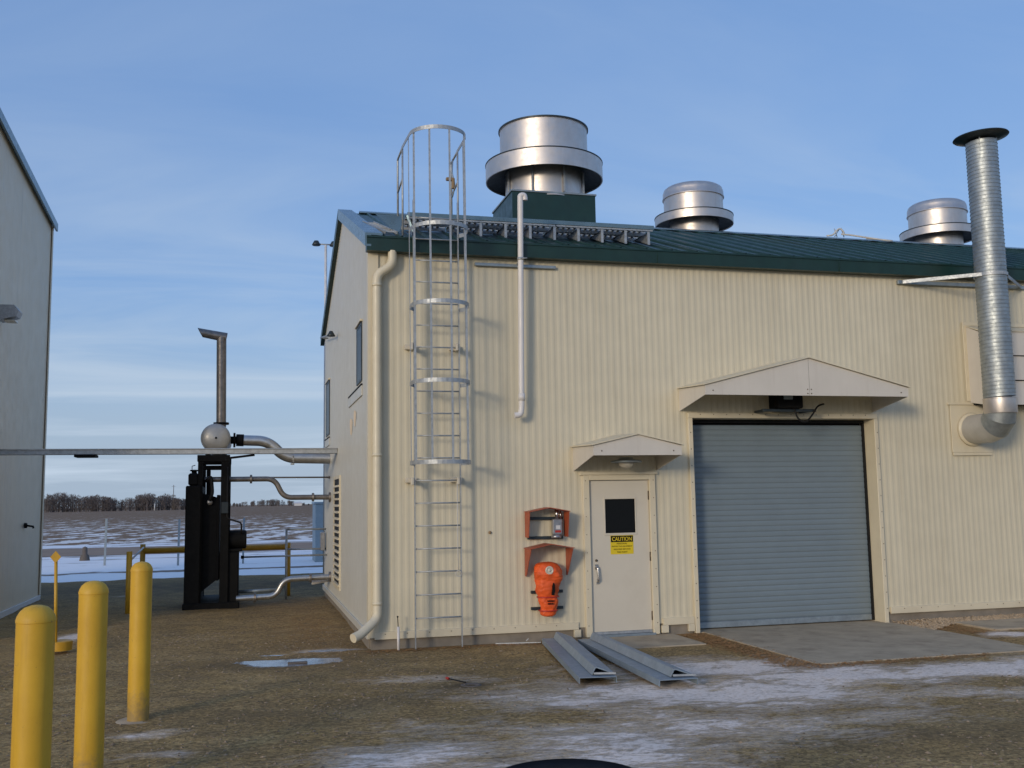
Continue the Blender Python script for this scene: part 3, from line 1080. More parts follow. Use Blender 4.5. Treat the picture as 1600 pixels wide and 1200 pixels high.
# ---------------- man door
m = MB()
m.bevel_box(3.04, 3.135, -0.045, 0.16, 0.02, 2.30, 0.006); m.bevel_box(4.055, 4.15, -0.045, 0.16, 0.02, 2.30, 0.006); m.bevel_box(3.135, 4.055, -0.044, 0.16, 2.225, 2.30, 0.006)
m.bevel_box(3.0, 4.19, -0.052, 0.0, 2.302, 2.345, 0.004)
dframe = m.build('door_frame', 'cream_trim', house)
m = MB()
x0, x1, z0, z1 = 3.14, 4.05, 0.085, 2.218
wx0, wx1, wz0, wz1 = 3.365, 3.845, 1.455, 1.965
m.box(x0, wx0, 0.0, 0.045, z0, z1); m.box(wx1, x1, 0.0, 0.045, z0, z1); m.box(wx0, wx1, 0.0, 0.045, z0, wz0); m.box(wx0, wx1, 0.0, 0.045, wz1, z1)
door = m.build('door', 'door_paint', house)
m = MB()
for (a, b, c, d) in ((wx0 - 0.01, wx1 + 0.01, wz0 - 0.02, wz0 + 0.012), (wx0 - 0.01, wx1 + 0.01, wz1 - 0.012, wz1 + 0.02)):
    m.bevel_box(a, b, -0.010, 0.0, c, d, 0.003)
for (a, b) in ((wx0 - 0.01, wx0 + 0.012), (wx1 - 0.012, wx1 + 0.01)):
    m.bevel_box(a, b, -0.009, 0.001, wz0 + 0.012, wz1 - 0.012, 0.003)
m.build('glazing_bead', 'door_paint', door)
m = MB(); m.box(wx0, wx1, 0.018, 0.026, wz0, wz1); m.build('pane', 'glass', door)
for zc_ in (2.0, 1.12, 0.28):
    m = MB(); m.tube([(4.054, -0.008, zc_ - 0.065), (4.054, -0.008, zc_ + 0.065)], 0.010, 8); m.box(4.042, 4.066, -0.004, 0.004, zc_ - 0.06, zc_ + 0.06); m.build('hinge', 'brass_dark', door)
m = MB()
m.tube(bend([(3.225, 0.0, 1.00), (3.225, -0.05, 0.99), (3.235, -0.055, 0.80), (3.24, 0.0, 0.78)], 0.02, 4), 0.014, 8)
m.bevel_box(3.20, 3.25, -0.012, 0.001, 0.96, 1.03, 0.003); m.bevel_box(3.215, 3.265, -0.012, 0.001, 0.75, 0.82, 0.003)
m.build('handle', 'chrome', door)
m = MB(); m.lathe([(0.0, -0.014), (0.016, -0.014), (0.019, 0.0)], (3.225, 0.0, 1.085), 12, 'y'); m.build('lock', 'brass_dark', door)
m = MB(); m.bevel_box(3.14, 4.05, -0.01, 0.05, 0.045, 0.083, 0.004); m.build('kick_plate', 'galv', door)
m = MB(); m.bevel_box(3.10, 4.09, -0.05, 0.15, 0.0, 0.043, 0.006); m.build('threshold', 'galv_dull', house)
# screws down the frame
m = MB()
for xs_ in (3.075, 4.115):
    for k in range(9):
        m.lathe([(0.0, -0.006), (0.006, -0.004), (0.007, 0.0)], (xs_, -0.045, 0.18 + 0.255 * k), 6, 'y')
for k in range(12):
    zz = 0.22 + 0.245 * k
    for xs_ in (4.735, 7.89):
        m.lathe([(0.0, -0.006), (0.007, -0.004), (0.008, 0.0)], (xs_, -0.052, zz), 6, 'y')
for k in range(14):
    m.lathe([(0.0, -0.006), (0.007, -0.004), (0.008, 0.0)], (4.9 + 0.215 * k, -0.052, 3.185), 6, 'y')
for xx in list(np.arange(0.2, 2.9, 0.3)) + list(np.arange(8.2, 12, 0.3)):
    m.lathe([(0.0, -0.006), (0.006, -0.004), (0.007, 0.0)], (xx, -0.036, 0.205), 6, 'y')
q = m.build('trim_screws', 'brass_dark', house); q['kind'] = 'stuff'

# caution sign on the door
SG = thing('caution_sign', (3.61, -0.004, 1.17), 'yellow and black caution sign under the window of the cream door', 'sign')
sx0, sx1, sz0, sz1 = 3.445, 3.795, 1.165, 1.432
m = MB(); m.box(sx0, sx1, -0.0035, -0.001, sz0, sz1); m.build('plate', 'sign_yellow', SG)
m = MB(); m.box(sx0 + 0.006, sx1 - 0.006, -0.0055, -0.0037, sz1 - 0.095, sz1 - 0.006); m.build('header', 'black', SG)
cx_ = (sx0 + sx1) / 2
text_mesh('CAUTION', 0.30, 0.058, (cx_, -0.0066, sz1 - 0.080), 'sign_yellow', SG)
for i, (tx, w) in enumerate((('PERSONAL', 0.16), ('PROTECTIVE EQUIPMENT', 0.315), ('REQUIRED BEYOND', 0.255), ('THIS POINT', 0.16))):
    text_mesh(tx, w, 0.022, (cx_, -0.0048, sz1 - 0.128 - 0.0405 * i), 'black', SG)

# ---------------- shutter door
m = MB()
m.bevel_box(4.705, 4.775, -0.050, 0.36, 0.0, 3.13, 0.006); m.bevel_box(7.845, 7.915, -0.050, 0.36, 0.0, 3.13, 0.006); m.bevel_box(4.705, 7.915, -0.051, 0.36, 3.131, 3.21, 0.006)
m.build('shutter_frame', 'cream_trim', house)
sh = MB(); sh.box(4.776, 4.80, 0.22, 0.28, 0.02, 3.12); sh.box(7.815, 7.844, 0.22, 0.28, 0.02, 3.12); sh.box(4.80, 7.815, 0.22, 0.34, 3.08, 3.12)
shutter = sh.build('shutter_door', 'blackrub', house)
shutter['label'] = 'black guide rails of the grey shutter door'
m = MB()
SH = 0.0815
pr = [(0.270, 0.0), (0.270, 0.004), (0.2635, 0.010), (0.2618, 0.026), (0.2612, 0.041), (0.2618, 0.058), (0.2635, 0.073), (0.270, 0.0790), (0.270, SH)]
vs = [(4.79, y, z + 0.115) for y, z in pr] + [(7.83, y, z + 0.115) for y, z in pr]
n = len(pr)
m.add(vs, [(i, i + n, i + n + 1, i + 1) for i in range(n - 1)], True)
s0 = m.build('slat', 'shutter', shutter)
copies(s0, [(0, 0, SH * i) for i in range(1, 36)])
m = MB(); m.bevel_box(4.80, 7.815, 0.245, 0.31, 0.022, 0.113, 0.008); m.build('bottom_bar', 'galv_dull', shutter)
m = MB(); m.box(4.776, 7.844, 0.34, 0.35, 0.0, 3.12); m.build('backing', 'blackrub', shutter)

# ---------------- gabled hoods over the doors
def canopy(x0, x1, yf, zw0, zw1, zf0, zf1, zap, zapw):
    xm = (x0 + x1) / 2
    t = 0.012
    # front board
    m = MB(); m.prism([(x0, zf0), (x1, zf0), (x1, zf1), (xm, zap), (x0, zf1)], yf, yf + t, 'y')
    root = m.build('hood', 'cream_board', house)
    # cheeks
    for xx, s in ((x0, 1), (x1, -1)):
        m = MB(); m.prism([(yf + t, zf0), (0.0, zw0), (0.0, zw1), (yf + t, zf1)], xx, xx + s * t, 'x'); m.build('cheek', 'cream_board', root)
    # two roof leaves
    for xa, xb in ((x0 - 0.03, xm), (xm, x1 + 0.03)):
        za, zb = (zf1, zap) if xb == xm else (zap, zf1)
        wa, wb = (zw1, zapw) if xb == xm else (zapw, zw1)
        m = MB()
        vs = [(xa, yf - 0.03, za + 0.004), (xb, yf - 0.03, zb + 0.004), (xb, -0.0, wb + 0.004), (xa, -0.0, wa + 0.004)]
        vs += [(p[0], p[1], p[2] + 0.016) for p in vs]
        m.add(vs, [(3, 2, 1, 0), (4, 5, 6, 7), (0, 1, 5, 4), (2, 3, 7, 6), (1, 2, 6, 5), (0, 4, 7, 3)])
        m.build('hood_roof', 'cream_trim', root)
    # screws on the front
    m = MB()
    pts = [(x0 + 0.12, zf0 + 0.06), (x1 - 0.12, zf0 + 0.06)]
    if x1 - x0 > 2:
        pts += [(xm + a, zf0 + 0.03 + 0.06 * b) for a in (-0.03, 0.03) for b in (0, 1)]
    for (a, b) in pts:
        m.lathe([(0.0, -0.008), (0.009, -0.005), (0.011, 0.0)], (a, yf, b), 6, 'y')
    q = m.build('screw_heads', 'brass_dark', root); q['kind'] = 'stuff'
    if x1 - x0 > 2:
        m = MB(); m.box(xm - 0.0015, xm + 0.0015, yf - 0.0012, yf, zf0, zap - 0.005); m.build('seam', 'brass_dark', root)


canopy(2.91, 4.20, -0.9, 2.36, 2.70, 2.545, 2.675, 2.825, 2.86)
canopy(4.59, 7.87, -0.9, 3.235, 3.565, 3.39, 3.52, 3.935, 3.98)

# light under the small hood
L1 = thing('porch_lamp', (3.57, -0.35, 2.55), 'domed porch lamp under the small hood above the cream door', 'lamp')
m = MB(); m.lathe([(0.0, 0.0), (0.09, 0.0), (0.10, -0.02), (0.22, -0.05), (0.225, -0.07), (0.20, -0.075), (0.20, -0.05), (0.0, -0.04)], (3.57, -0.40, 2.535), 24); smooth_by_angle(m.build('lamp_shade', 'galv_dull', L1))
m = MB(); m.lathe([(0.0, -0.15), (0.06, -0.14), (0.10, -0.11), (0.12, -0.05), (0.0, -0.05)], (3.57, -0.40, 2.535), 20); m.build('lens', 'lamp_lens', L1)
m = MB(); m.tube([(3.57, -0.02, 2.62), (3.57, -0.40, 2.62)], 0.025, 8); m.tube([(3.57, -0.40, 2.59), (3.57, -0.40, 2.64)], 0.03, 8); m.build('arm', 'galv_dull', L1)

# shutter operator under the large hood
OP = thing('shutter_operator', (6.2, -0.3, 3.24), 'dark motor box with looped cable under the large hood', 'motor')
m = MB(); m.bevel_box(5.98, 6.40, -0.44, -0.14, 3.25, 3.50, 0.02); m.build('housing', 'black', OP)
m = MB(); m.bevel_box(6.07, 6.22, -0.452, -0.438, 3.38, 3.46, 0.004); m.build('nameplate', 'galv_dull', OP)
m = MB(); m.bevel_box(5.77, 6.65, -0.36, -0.30, 3.205, 3.246, 0.004); m.bevel_box(5.8, 5.85, -0.302, -0.02, 3.207, 3.244, 0.004); m.bevel_box(6.56, 6.61, -0.302, -0.02, 3.207, 3.244, 0.004); m.build('mounting_rail', 'cap_dark', OP)
m = MB(); m.tube(bend([(6.26, -0.40, 3.25), (6.29, -0.42, 3.10), (6.42, -0.42, 3.03), (6.55, -0.40, 3.14), (6.68, -0.36, 3.30), (6.82, -0.30, 3.33)], 0.09, 5), 0.014, 8); m.build('cable', 'blackrub', OP)

# ---------------- strut channels on the wall, vent pipe
m = MB()
VP = thing('vent_pipe', (2.11, -0.19, 3.1), 'thin white vent pipe running up the wall past the eave', 'pipe')
m.tube(bend([(2.0, -0.20, 3.14), (2.09, -0.20, 3.15), (2.105, -0.20, 3.26), (2.125, -0.25, 6.20), (2.127, -0.25, 6.31), (2.19, -0.25, 6.315), (2.195, -0.25, 6.24)], 0.045, 5), 0.042, 12)
smooth_by_angle(m.build('pipe', 'white_pvc', VP), 50)
m = MB(); m.lathe([(0.042, -0.05), (0.049, -0.05), (0.049, 0.05), (0.042, 0.05)], (2.108, -0.203, 3.40), 14); m.build('coupling', 'white_pvc', VP)
m = MB(); m.bevel_box(1.49, 2.70, -0.062, -0.018, 5.30, 5.345, 0.004); m.build('strut_channel', 'galv_dull', VP)
m = MB(); m.lathe([(0.043, -0.018), (0.05, -0.018), (0.05, 0.018), (0.043, 0.018)], (2.119, -0.235, 5.38), 14); m.bar((2.119, -0.19, 5.375), (2.119, -0.06, 5.34), 0.03, 0.02); m.tube([(2.12, -0.28, 5.38), (2.20, -0.30, 5.38)], 0.008, 6); m.build('clamp', 'galv', VP)

# ================================================================== CAGED LADDER
LX0, LX1, LY = 0.575, 1.205, -0.25
LD = thing('caged_ladder', (0.89, LY, 0), 'galvanised caged ladder fixed to the cream wall up to the roof', 'ladder')
for xx in (LX0, LX1):
    m = MB(); m.bevel_box(xx - 0.006, xx + 0.006, LY - 0.028, LY + 0.028, 0.02, 6.15, 0.002); m.build('stringer', 'galv', LD)
m = MB(); m.tube([(LX0, LY, 0.416), (LX1, LY, 0.416)], 0.0105, 8)
r0 = m.build('rung', 'galv', LD)
copies(r0, [(0, 0, 0.3048 * i) for i in range(1, 19)])
# wall brackets
for z in (4.085, 2.24, 0.60 + 5.2):
    if z > 5.3: continue
    for xx in (LX0, LX1):
        m = MB()
        m.bar((xx - 0.02, LY, z), (xx - 0.02, -0.02, z), 0.012, 0.06)
        m.bevel_box(xx - 0.10, xx + 0.06, -0.065, -0.018, z - 0.02, z + 0.05, 0.006)
        m.bevel_box(xx - 0.05, xx - 0.012, LY - 0.045, LY + 0.05, z - 0.055, z + 0.045, 0.008)
        m.build('wall_bracket', 'lamp_lens', LD)


def hoop_pts(front=-0.93, w0=0.50, w1=1.28, back=LY, n=20):
    cx = (w0 + w1) / 2
    rx = (w1 - w0) / 2
    cy = front + rx * 1.0
    pts = [(LX0, back), (w0, back - 0.10), (w0, cy)]
    for i in range(1, n):
        a = PI + PI * i / n
        pts.append((cx + rx * math.cos(a), cy + rx * math.sin(a)))
    pts += [(w1, cy), (w1, back - 0.10), (LX1, back)]
    return pts


def flat_hoop(m, pts, z, h=0.055, t=0.006):
    n = len(pts)
    outer, inner = [], []
    for i in range(n):
        a = Vector(pts[max(i - 1, 0)]); b = Vector(pts[min(i + 1, n - 1)])
        d = (b - a).normalized()
        nn = Vector((d.y, -d.x))
        p = Vector(pts[i])
        outer.append(p + nn * t / 2); inner.append(p - nn * t / 2)
    vs = []
    for i in range(n):
        for q in (outer[i], inner[i]):
            vs.append((q.x, q.y, z - h / 2)); vs.append((q.x, q.y, z + h / 2))
    fs = []
    for i in range(n - 1):
        a, b = 4 * i, 4 * i + 4
        fs += [(a, b, b + 1, a + 1), (a + 2, a + 3, b + 3, b + 2), (a + 1, b + 1, b + 3, a + 3), (a, a + 2, b + 2, b)]
    fs += [(0, 1, 3, 2), (4 * (n - 1), 4 * (n - 1) + 2, 4 * (n - 1) + 3, 4 * (n - 1) + 1)]
    m.add(vs, fs, False)


for z in (2.475, 3.545, 4.60, 5.66):
    m = MB(); flat_hoop(m, hoop_pts(), z); m.build('hoop', 'galv', LD)
m = MB()
tp = hoop_pts(back=-0.35, w0=0.48, w1=1.26)
tp = [(0.46, 0.0)] + tp[2:-2] + [(1.26, 0.0)]
flat_hoop(m, tp, 6.98); m.build('hoop', 'galv', LD)
hp = hoop_pts()
cxh, rxh, cyh = 0.89, 0.39, -0.93 + 0.39
for a in (200, 242, 283, 328):
    ax_, ay_ = cxh + (rxh - 0.006) * math.cos(R(a)), cyh + (rxh - 0.006) * math.sin(R(a))
    m = MB(); m.bar((ax_, ay_, 2.46), (ax_ - 0.01, ay_, 6.99), 0.026, 0.008); m.build('cage_bar', 'galv', LD)
for xx in (0.505, 1.275):
    m = MB(); m.bar((xx, -0.42, 2.46), (xx - 0.02, -0.42, 6.99), 0.008, 0.026); m.build('cage_bar', 'galv', LD)
# walk-through handrails on the roof
for xx in (0.465, 1.265):
    m = MB()
    m.tube(bend([(xx, 0.0, 6.98), (xx, 0.47, 6.965), (xx, 0.47, roof_z(0.47) + 0.02)], 0.03, 3), 0.015, 8)
    m.tube([(xx, 0.0, 6.53), (xx, 0.47, 6.46)], 0.013, 8)
    m.tube([(xx, 0.0, 7.0), (xx, 0.0, 5.70)], 0.014, 8)
    m.build('handrail', 'galv', LD)
m = MB()
m.tube(bend([(1.255, 0.30, 6.97), (1.23, 0.25, 6.75), (1.27, 0.22, 6.55), (1.24, 0.30, 6.38), (1.26, 0.45, 6.48)], 0.06, 4), 0.012, 6)
m.build('safety_chain', 'galv_dull', LD)
m = MB(); m.bevel_box(1.14, 1.25, 0.22, 0.27, 6.62, 6.67, 0.01); m.bevel_box(1.225, 1.265, 0.2, 0.26, 6.50, 6.66, 0.01); m.build('latch', 'bronze', LD)
# rope hanging by the right stringer
m = MB(); m.tube([(1.155, LY - 0.03, 2.2), (1.15, LY - 0.035, 1.3), (1.16, LY - 0.04, 1.03)], 0.006, 5)
m.tube(arc((1.16, LY - 0.04, 0.99), 0.04, 0, 2 * PI, 10), 0.006, 5)
m.build('rope', 'rope_white', LD)

# ================================================================== ROOF WALKWAY
WK_Y0, WK_Y1, WK_Z = 0.45, 1.10, 6.155
WKX0, WKX1 = 1.30, 4.45
WK = thing('roof_walkway', (2.6, 0.5, 5.9), 'galvanised grip-plank walkway on brackets along the green roof edge', 'walkway')
# perforated planks: rows of slats with gaps
def plank(y0, y1, x0, x1):
    m = MB()
    m.box(x0, x1, y0, y0 + 0.012, WK_Z - 0.07, WK_Z); m.box(x0, x1, y1 - 0.012, y1, WK_Z - 0.07, WK_Z)
    nrow = 4
    w = (y1 - y0 - 0.024) / nrow
    for r in range(nrow):
        ya = y0 + 0.012 + r * w
        m.box(x0, x1, ya, ya + 0.018, WK_Z - 0.012, WK_Z - 0.002)
        k = x0 + (0.0 if r % 2 else 0.045)
        while k < x1 - 0.05:
            m.box(k, k + 0.04, ya + 0.018, ya + w, WK_Z - 0.013, WK_Z - 0.003)
            k += 0.09
    return m


for (ya, yb) in ((WK_Y0, WK_Y0 + 0.31), (WK_Y0 + 0.33, WK_Y0 + 0.64)):
    xx = 0.60
    for (xa, xb) in ((0.60, 1.28), (WKX0, 2.86), (2.88, WKX1)):
        plank(ya, yb, xa, xb).build('plank', 'galv', WK)
for i, xx in enumerate(np.linspace(1.72, 4.40, 8)):
    m = MB()
    zb0, zb1 = roof_z(WK_Y0) + 0.035, roof_z(WK_Y1) + 0.035
    m.prism([(WK_Y0 + 0.02, zb0), (WK_Y1, zb1), (WK_Y1, WK_Z - 0.072), (WK_Y0 + 0.02, WK_Z - 0.072)], xx - 0.004, xx + 0.004, 'x')
    m.box(xx - 0.035, xx + 0.004, WK_Y0 + 0.012, WK_Y0 + 0.02, zb0, WK_Z - 0.072)
    m.build('bracket', 'galv', WK)
for (xa, xb) in ((0.60, 1.28), (1.28, WKX1 + 0.02)):
    m = MB(); m.bevel_box(xa, xb, WK_Y0 - 0.012, WK_Y0 - 0.002, WK_Z - 0.045, WK_Z + 0.02, 0.003); m.build('edge_angle', 'trim_blue_sheen', WK)
# the end step plate and short roof ladder at the left end
m = MB()
vs = [(0.14, WK_Y0 + 0.02, WK_Z - 0.03), (0.58, WK_Y0 + 0.02, WK_Z - 0.02), (0.46, WK_Y0 - 0.12, roof_z(WK_Y0 - 0.12) + 0.04), (0.40, WK_Y0 - 0.12, roof_z(WK_Y0 - 0.12) + 0.04)]
vs += [(a, b + 0.01, c) for a, b, c in vs]
m.add(vs, [(3, 2, 1, 0), (4, 5, 6, 7), (0, 1, 5, 4), (1, 2, 6, 5), (2, 3, 7, 6), (3, 0, 4, 7)])
m.build('end_plate', 'trim_blue_sheen', WK)
m = MB()
m.bar((0.60, WK_Y0, WK_Z - 0.03), (0.68, WK_Y0 - 0.05, roof_z(0.4) + 0.06), 0.02, 0.03)
m.build('end_brace', 'trim_blue_sheen', WK)

RL = thing('roof_ladder', (0.25, 0.7, 5.9), 'short ladder lying on the roof slope beside the walkway left end', 'ladder')
ra, rb = Vector((0.40, 0.12, roof_z(0.12) + 0.05)), Vector((0.26, 1.7, roof_z(1.7) + 0.05))
for off in (0.0, 0.17):
    m = MB(); m.bar(ra - Vector((off, 0, 0)), rb - Vector((off, 0, 0)), 0.02, 0.045); m.build('rail', 'galv', RL)
for i in range(7):
    p = ra.lerp(rb, (i + 0.5) / 7)
    m = MB(); m.bar(p, p - Vector((0.17, 0, 0)), 0.02, 0.02); m.build('rung', 'galv', RL)

# ================================================================== ROOF FANS
def lathe_part(prof, c, name, mat, parent, seg=48, deg=35):
    m = MB(); m.lathe(prof, c, seg)
    return smooth_by_angle(m.build(name, mat, parent), deg)


F1 = thing('large_roof_fan', (3.68, 3.70, 6.9), 'large open-topped silver exhaust fan on a dark green curb box', 'roof fan', 'silver exhaust fans on the roof')
fc = (3.68, 3.70, -0.05)
m = MB()
bx0, bx1, by0, by1, bz = 2.87, 4.43, 3.0, 4.45, 7.42
m.prism([(by0, roof_z(by0) - 0.05), (RIDGE_Y, RIDGE_Z - 0.05), (by1, roof_z(by1) - 0.05), (by1, bz), (by0, bz)], bx0, bx1, 'x')
cb = m.build('curb', 'green', F1)
m = MB(); m.bevel_box(bx0 - 0.02, bx1 + 0.02, by0 - 0.02, by1 + 0.02, bz + 0.001, bz + 0.035, 0.005); m.build('curb_cap', 'galv_dull', cb)
lathe_part([(0.72, 7.45), (0.72, 8.05), (0.70, 8.05)], fc, 'throat', 'fan_metal', F1)
for a in range(8):
    t = R(a * 45 + 12)
    m = MB(); x, y = 3.68 + 0.75 * math.cos(t), 3.70 + 0.75 * math.sin(t)
    m.bar((x, y, 7.46), (x, y, 7.95), 0.03, 0.03); m.build('rib', 'galv', F1)
lathe_part([(0.83, 8.22), (1.077, 8.215), (1.092, 8.20), (1.092, 7.89), (1.082, 7.885), (1.072, 7.89), (1.072, 8.185), (0.72, 8.17)], fc, 'skirt_ring', 'fan_metal', F1, 64)
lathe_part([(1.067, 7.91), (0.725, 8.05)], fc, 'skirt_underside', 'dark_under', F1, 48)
lathe_part([(0.818, 8.19), (0.818, 8.86), (0.838, 8.868), (0.838, 8.885), (0.803, 8.885), (0.803, 8.20)], fc, 'drum', 'fan_metal', F1, 64)
lathe_part([(1.084, 8.222), (1.100, 8.222), (1.100, 8.205), (1.084, 8.205)], fc, 'rim', 'cap_dark', F1, 64)
lathe_part([(0.829, 8.888), (0.845, 8.888), (0.845, 8.862), (0.829, 8.862)], fc, 'rim', 'cap_dark', F1, 64)
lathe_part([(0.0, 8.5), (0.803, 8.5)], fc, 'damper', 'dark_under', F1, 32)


def small_fan(cx, cy, label):
    F = thing('roof_fan', (cx, cy, 7.0), label, 'roof fan', 'silver exhaust fans on the roof')
    c = (cx, cy, 0)
    m = MB(); m.prism([(cy - 0.5, roof_z(cy - 0.5) - 0.05), (cy + 0.5, roof_z(cy + 0.5) - 0.05), (cy + 0.5, 7.33), (cy - 0.5, 7.33)], cx - 0.5, cx + 0.5, 'x'); m.build('curb', 'green', F)
    lathe_part([(0.507, 7.33), (0.507, 7.70)], c, 'throat', 'fan_metal', F)
    lathe_part([(0.624, 7.80), (0.801, 7.795), (0.815, 7.785), (0.815, 7.62), (0.804, 7.615), (0.796, 7.63), (0.796, 7.77), (0.507, 7.76)], c, 'skirt_ring', 'fan_metal', F, 56)
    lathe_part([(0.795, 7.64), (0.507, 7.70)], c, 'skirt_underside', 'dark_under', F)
    lathe_part([(0.807, 7.805), (0.822, 7.805), (0.822, 7.788), (0.807, 7.788)], c, 'rim', 'cap_dark', F, 56)
    lathe_part([(0.615, 7.79), (0.615, 8.20)], c, 'drum', 'fan_metal', F, 48)
    lathe_part([(0.615, 8.185), (0.643, 8.19), (0.643, 8.21), (0.633, 8.22), (0.629, 8.32), (0.606, 8.39), (0.552, 8.43), (0.272, 8.455), (0.000, 8.46)], c, 'dome', 'fan_metal', F, 48, 60)
    return F


small_fan(7.40, 5.2, 'domed silver exhaust fan on the roof right of the walkway')
small_fan(13.37, 5.2, 'domed silver exhaust fan on the roof partly behind the tall spiral duct')

# loose cable on the ridge
RC = thing('ridge_cable', (10.2, 4.2, 7.25), 'loose pale cable lying over the roof ridge', 'cable')
m = MB()
pts = [(9.9, 4.2, 7.28), (10.05, 4.2, 7.30), (10.12, 4.18, 7.40), (10.22, 4.2, 7.46), (10.30, 4.15, 7.33), (10.15, 4.1, 7.30), (10.35, 4.05, 7.28), (10.6, 3.95, 7.22), (10.85, 3.55, 7.06), (11.05, 3.6, 7.07), (11.0, 3.95, 7.19), (10.75, 4.1, 7.24)]
m.tube(bend(pts, 0.12, 5), 0.018, 7); m.build('cable', 'rope_white', RC)
m = MB()
for (a, b) in (((10.15, 4.22, 7.27), (10.08, 4.2, 7.44)), ((10.08, 4.2, 7.27), (10.2, 4.2, 7.44)), ((10.3, 4.2, 7.27), (10.24, 4.2, 7.46))):
    m.tube([a, b], 0.010, 5)
m.build('wire_frame', 'galv', RC)

# ================================================================== SPIRAL DUCT STACK
ST = thing('spiral_duct', (9.64, -0.70, 3.0), 'tall galvanised spiral duct standing off the wall with a flat dark cap', 'duct')
sc_ = (9.64, -0.70, 0)
prof = []
z = 3.38
while z < 7.42:
    prof += [(0.231, z), (0.231, z + 0.044), (0.237, z + 0.048), (0.237, z + 0.056)]
    z += 0.060
mm = MB()
# a true helix: the rib climbs one pitch per turn
seg = 40
vs, fs = [], []
for (r, h) in prof:
    for j in range(seg):
        a = 2 * PI * j / seg
        wob = 1 + 0.004 * math.sin(9 * a + h * 7)
        vs.append((sc_[0] + r * wob * math.cos(a), sc_[1] + r * wob * math.sin(a), h + 0.060 * (j / seg)))
n = len(prof)
for i in range(n - 1):
    for j in range(seg - 1):
        fs.append((i * seg + j, i * seg + j + 1, (i + 1) * seg + j + 1, (i + 1) * seg + j))
    if i + 4 < n - 1:
        fs.append((i * seg + seg - 1, (i + 4) * seg, (i + 5) * seg, (i + 1) * seg + seg - 1))
mm.add(vs, fs, True)
smooth_by_angle(mm.build('riser', 'spiral_duct', ST), 50)
lathe_part([(0.22, 3.165), (0.241, 3.165), (0.243, 3.17), (0.243, 3.385), (0.247, 3.39), (0.247, 3.402), (0.225, 3.402)], sc_, 'collar', 'fan_metal', ST, 40)
# segmented elbow: from straight down to straight back into the wall
def elbow_ring(p, d, r, seg=36):
    d = Vector(d).normalized(); x = Vector((1, 0, 0)); w = d.cross(x).normalized()
    return [p + (x * math.cos(2 * PI * j / seg) + w * math.sin(2 * PI * j / seg)) * r for j in range(seg)]


gp = [((-0.03, 2.965), (1, 0))]   # (y, z) and direction of each joint
for a in (0, 30, 60, 90):
    gp.append(((-0.42 - 0.28 * math.sin(R(a)), 3.245 - 0.28 * math.cos(R(a))), (math.cos(R(a)), -math.sin(R(a)))))
for i in range(len(gp) - 1):
    (p0, d0), (p1, d1) = gp[i], gp[i + 1]
    rr_ = (0.232, 0.238, 0.240, 0.236)[i]
    A = elbow_ring(Vector((9.64, p0[0], p0[1])), (0, d0[0], d0[1]), rr_); B = elbow_ring(Vector((9.64, p1[0], p1[1])), (0, d1[0], d1[1]), rr_)
    m = MB(); m.add(A + B, [(j, (j + 1) % 36, (j + 1) % 36 + 36, j + 36) for j in range(36)], True)
    m.build('elbow_gore', 'muffler' if i < 2 else 'spiral_duct', ST)
m = MB(); m.lathe([(0.23, -0.05), (0.262, -0.045), (0.272, -0.01), (0.23, 0.0)], (9.64, -0.03, 2.965), 36, 'y'); m.build('wall_flange', 'cream_trim', ST)
# rain cap: a shallow dark cone plate, tilted
rot = Matrix.Rotation(R(-2.5), 3, 'Y')
m = MB(); m.lathe([(0.0, -0.02), (0.22, -0.02), (0.405, 0.025), (0.415, 0.035), (0.405, 0.05), (0.2, 0.06), (0.0, 0.07)], (9.64, -0.70, 7.55), 48, 'z', True, rot); smooth_by_angle(m.build('rain_cap', 'cap_dark', ST))
m = MB()
for a in range(4):
    t = R(45 + 90 * a); x, y = 9.64 + 0.222 * math.cos(t), -0.70 + 0.222 * math.sin(t)
    m.bar((x, y, 7.3), (x, y, 7.56), 0.02, 0.01)
m.build('cap_struts', 'galv', ST)
lathe_part([(0.235, 5.31), (0.250, 5.31), (0.250, 5.36), (0.235, 5.36)], sc_, 'strap', 'galv', ST, 40)
m = MB(); m.bevel_box(8.42, 10.85, -0.066, -0.018, 5.30, 5.36, 0.004); m.build('strut_channel', 'galv_dull', ST)
for xa, xb in ((8.50, 9.41), (10.75, 9.87)):
    m = MB(); m.bar((xa, -0.075, 5.33), (xb, -0.78, 5.335), 0.012, 0.055); m.build('stay', 'galv', ST)
# wall plate behind the elbow
PL = MB(); PL.bevel_box(9.26, 10.02, -0.030, -0.018, 2.60, 3.36, 0.003); PL.build('wall_plate', 'cream_trim', ST)
m = MB(); m.bevel_box(9.22, 10.06, -0.045, -0.016, 3.362, 3.40, 0.003); m.bevel_box(9.27, 10.0, -0.036, -0.018, 2.55, 2.598, 0.003); m.build('plate_trim', 'cream_trim', ST)

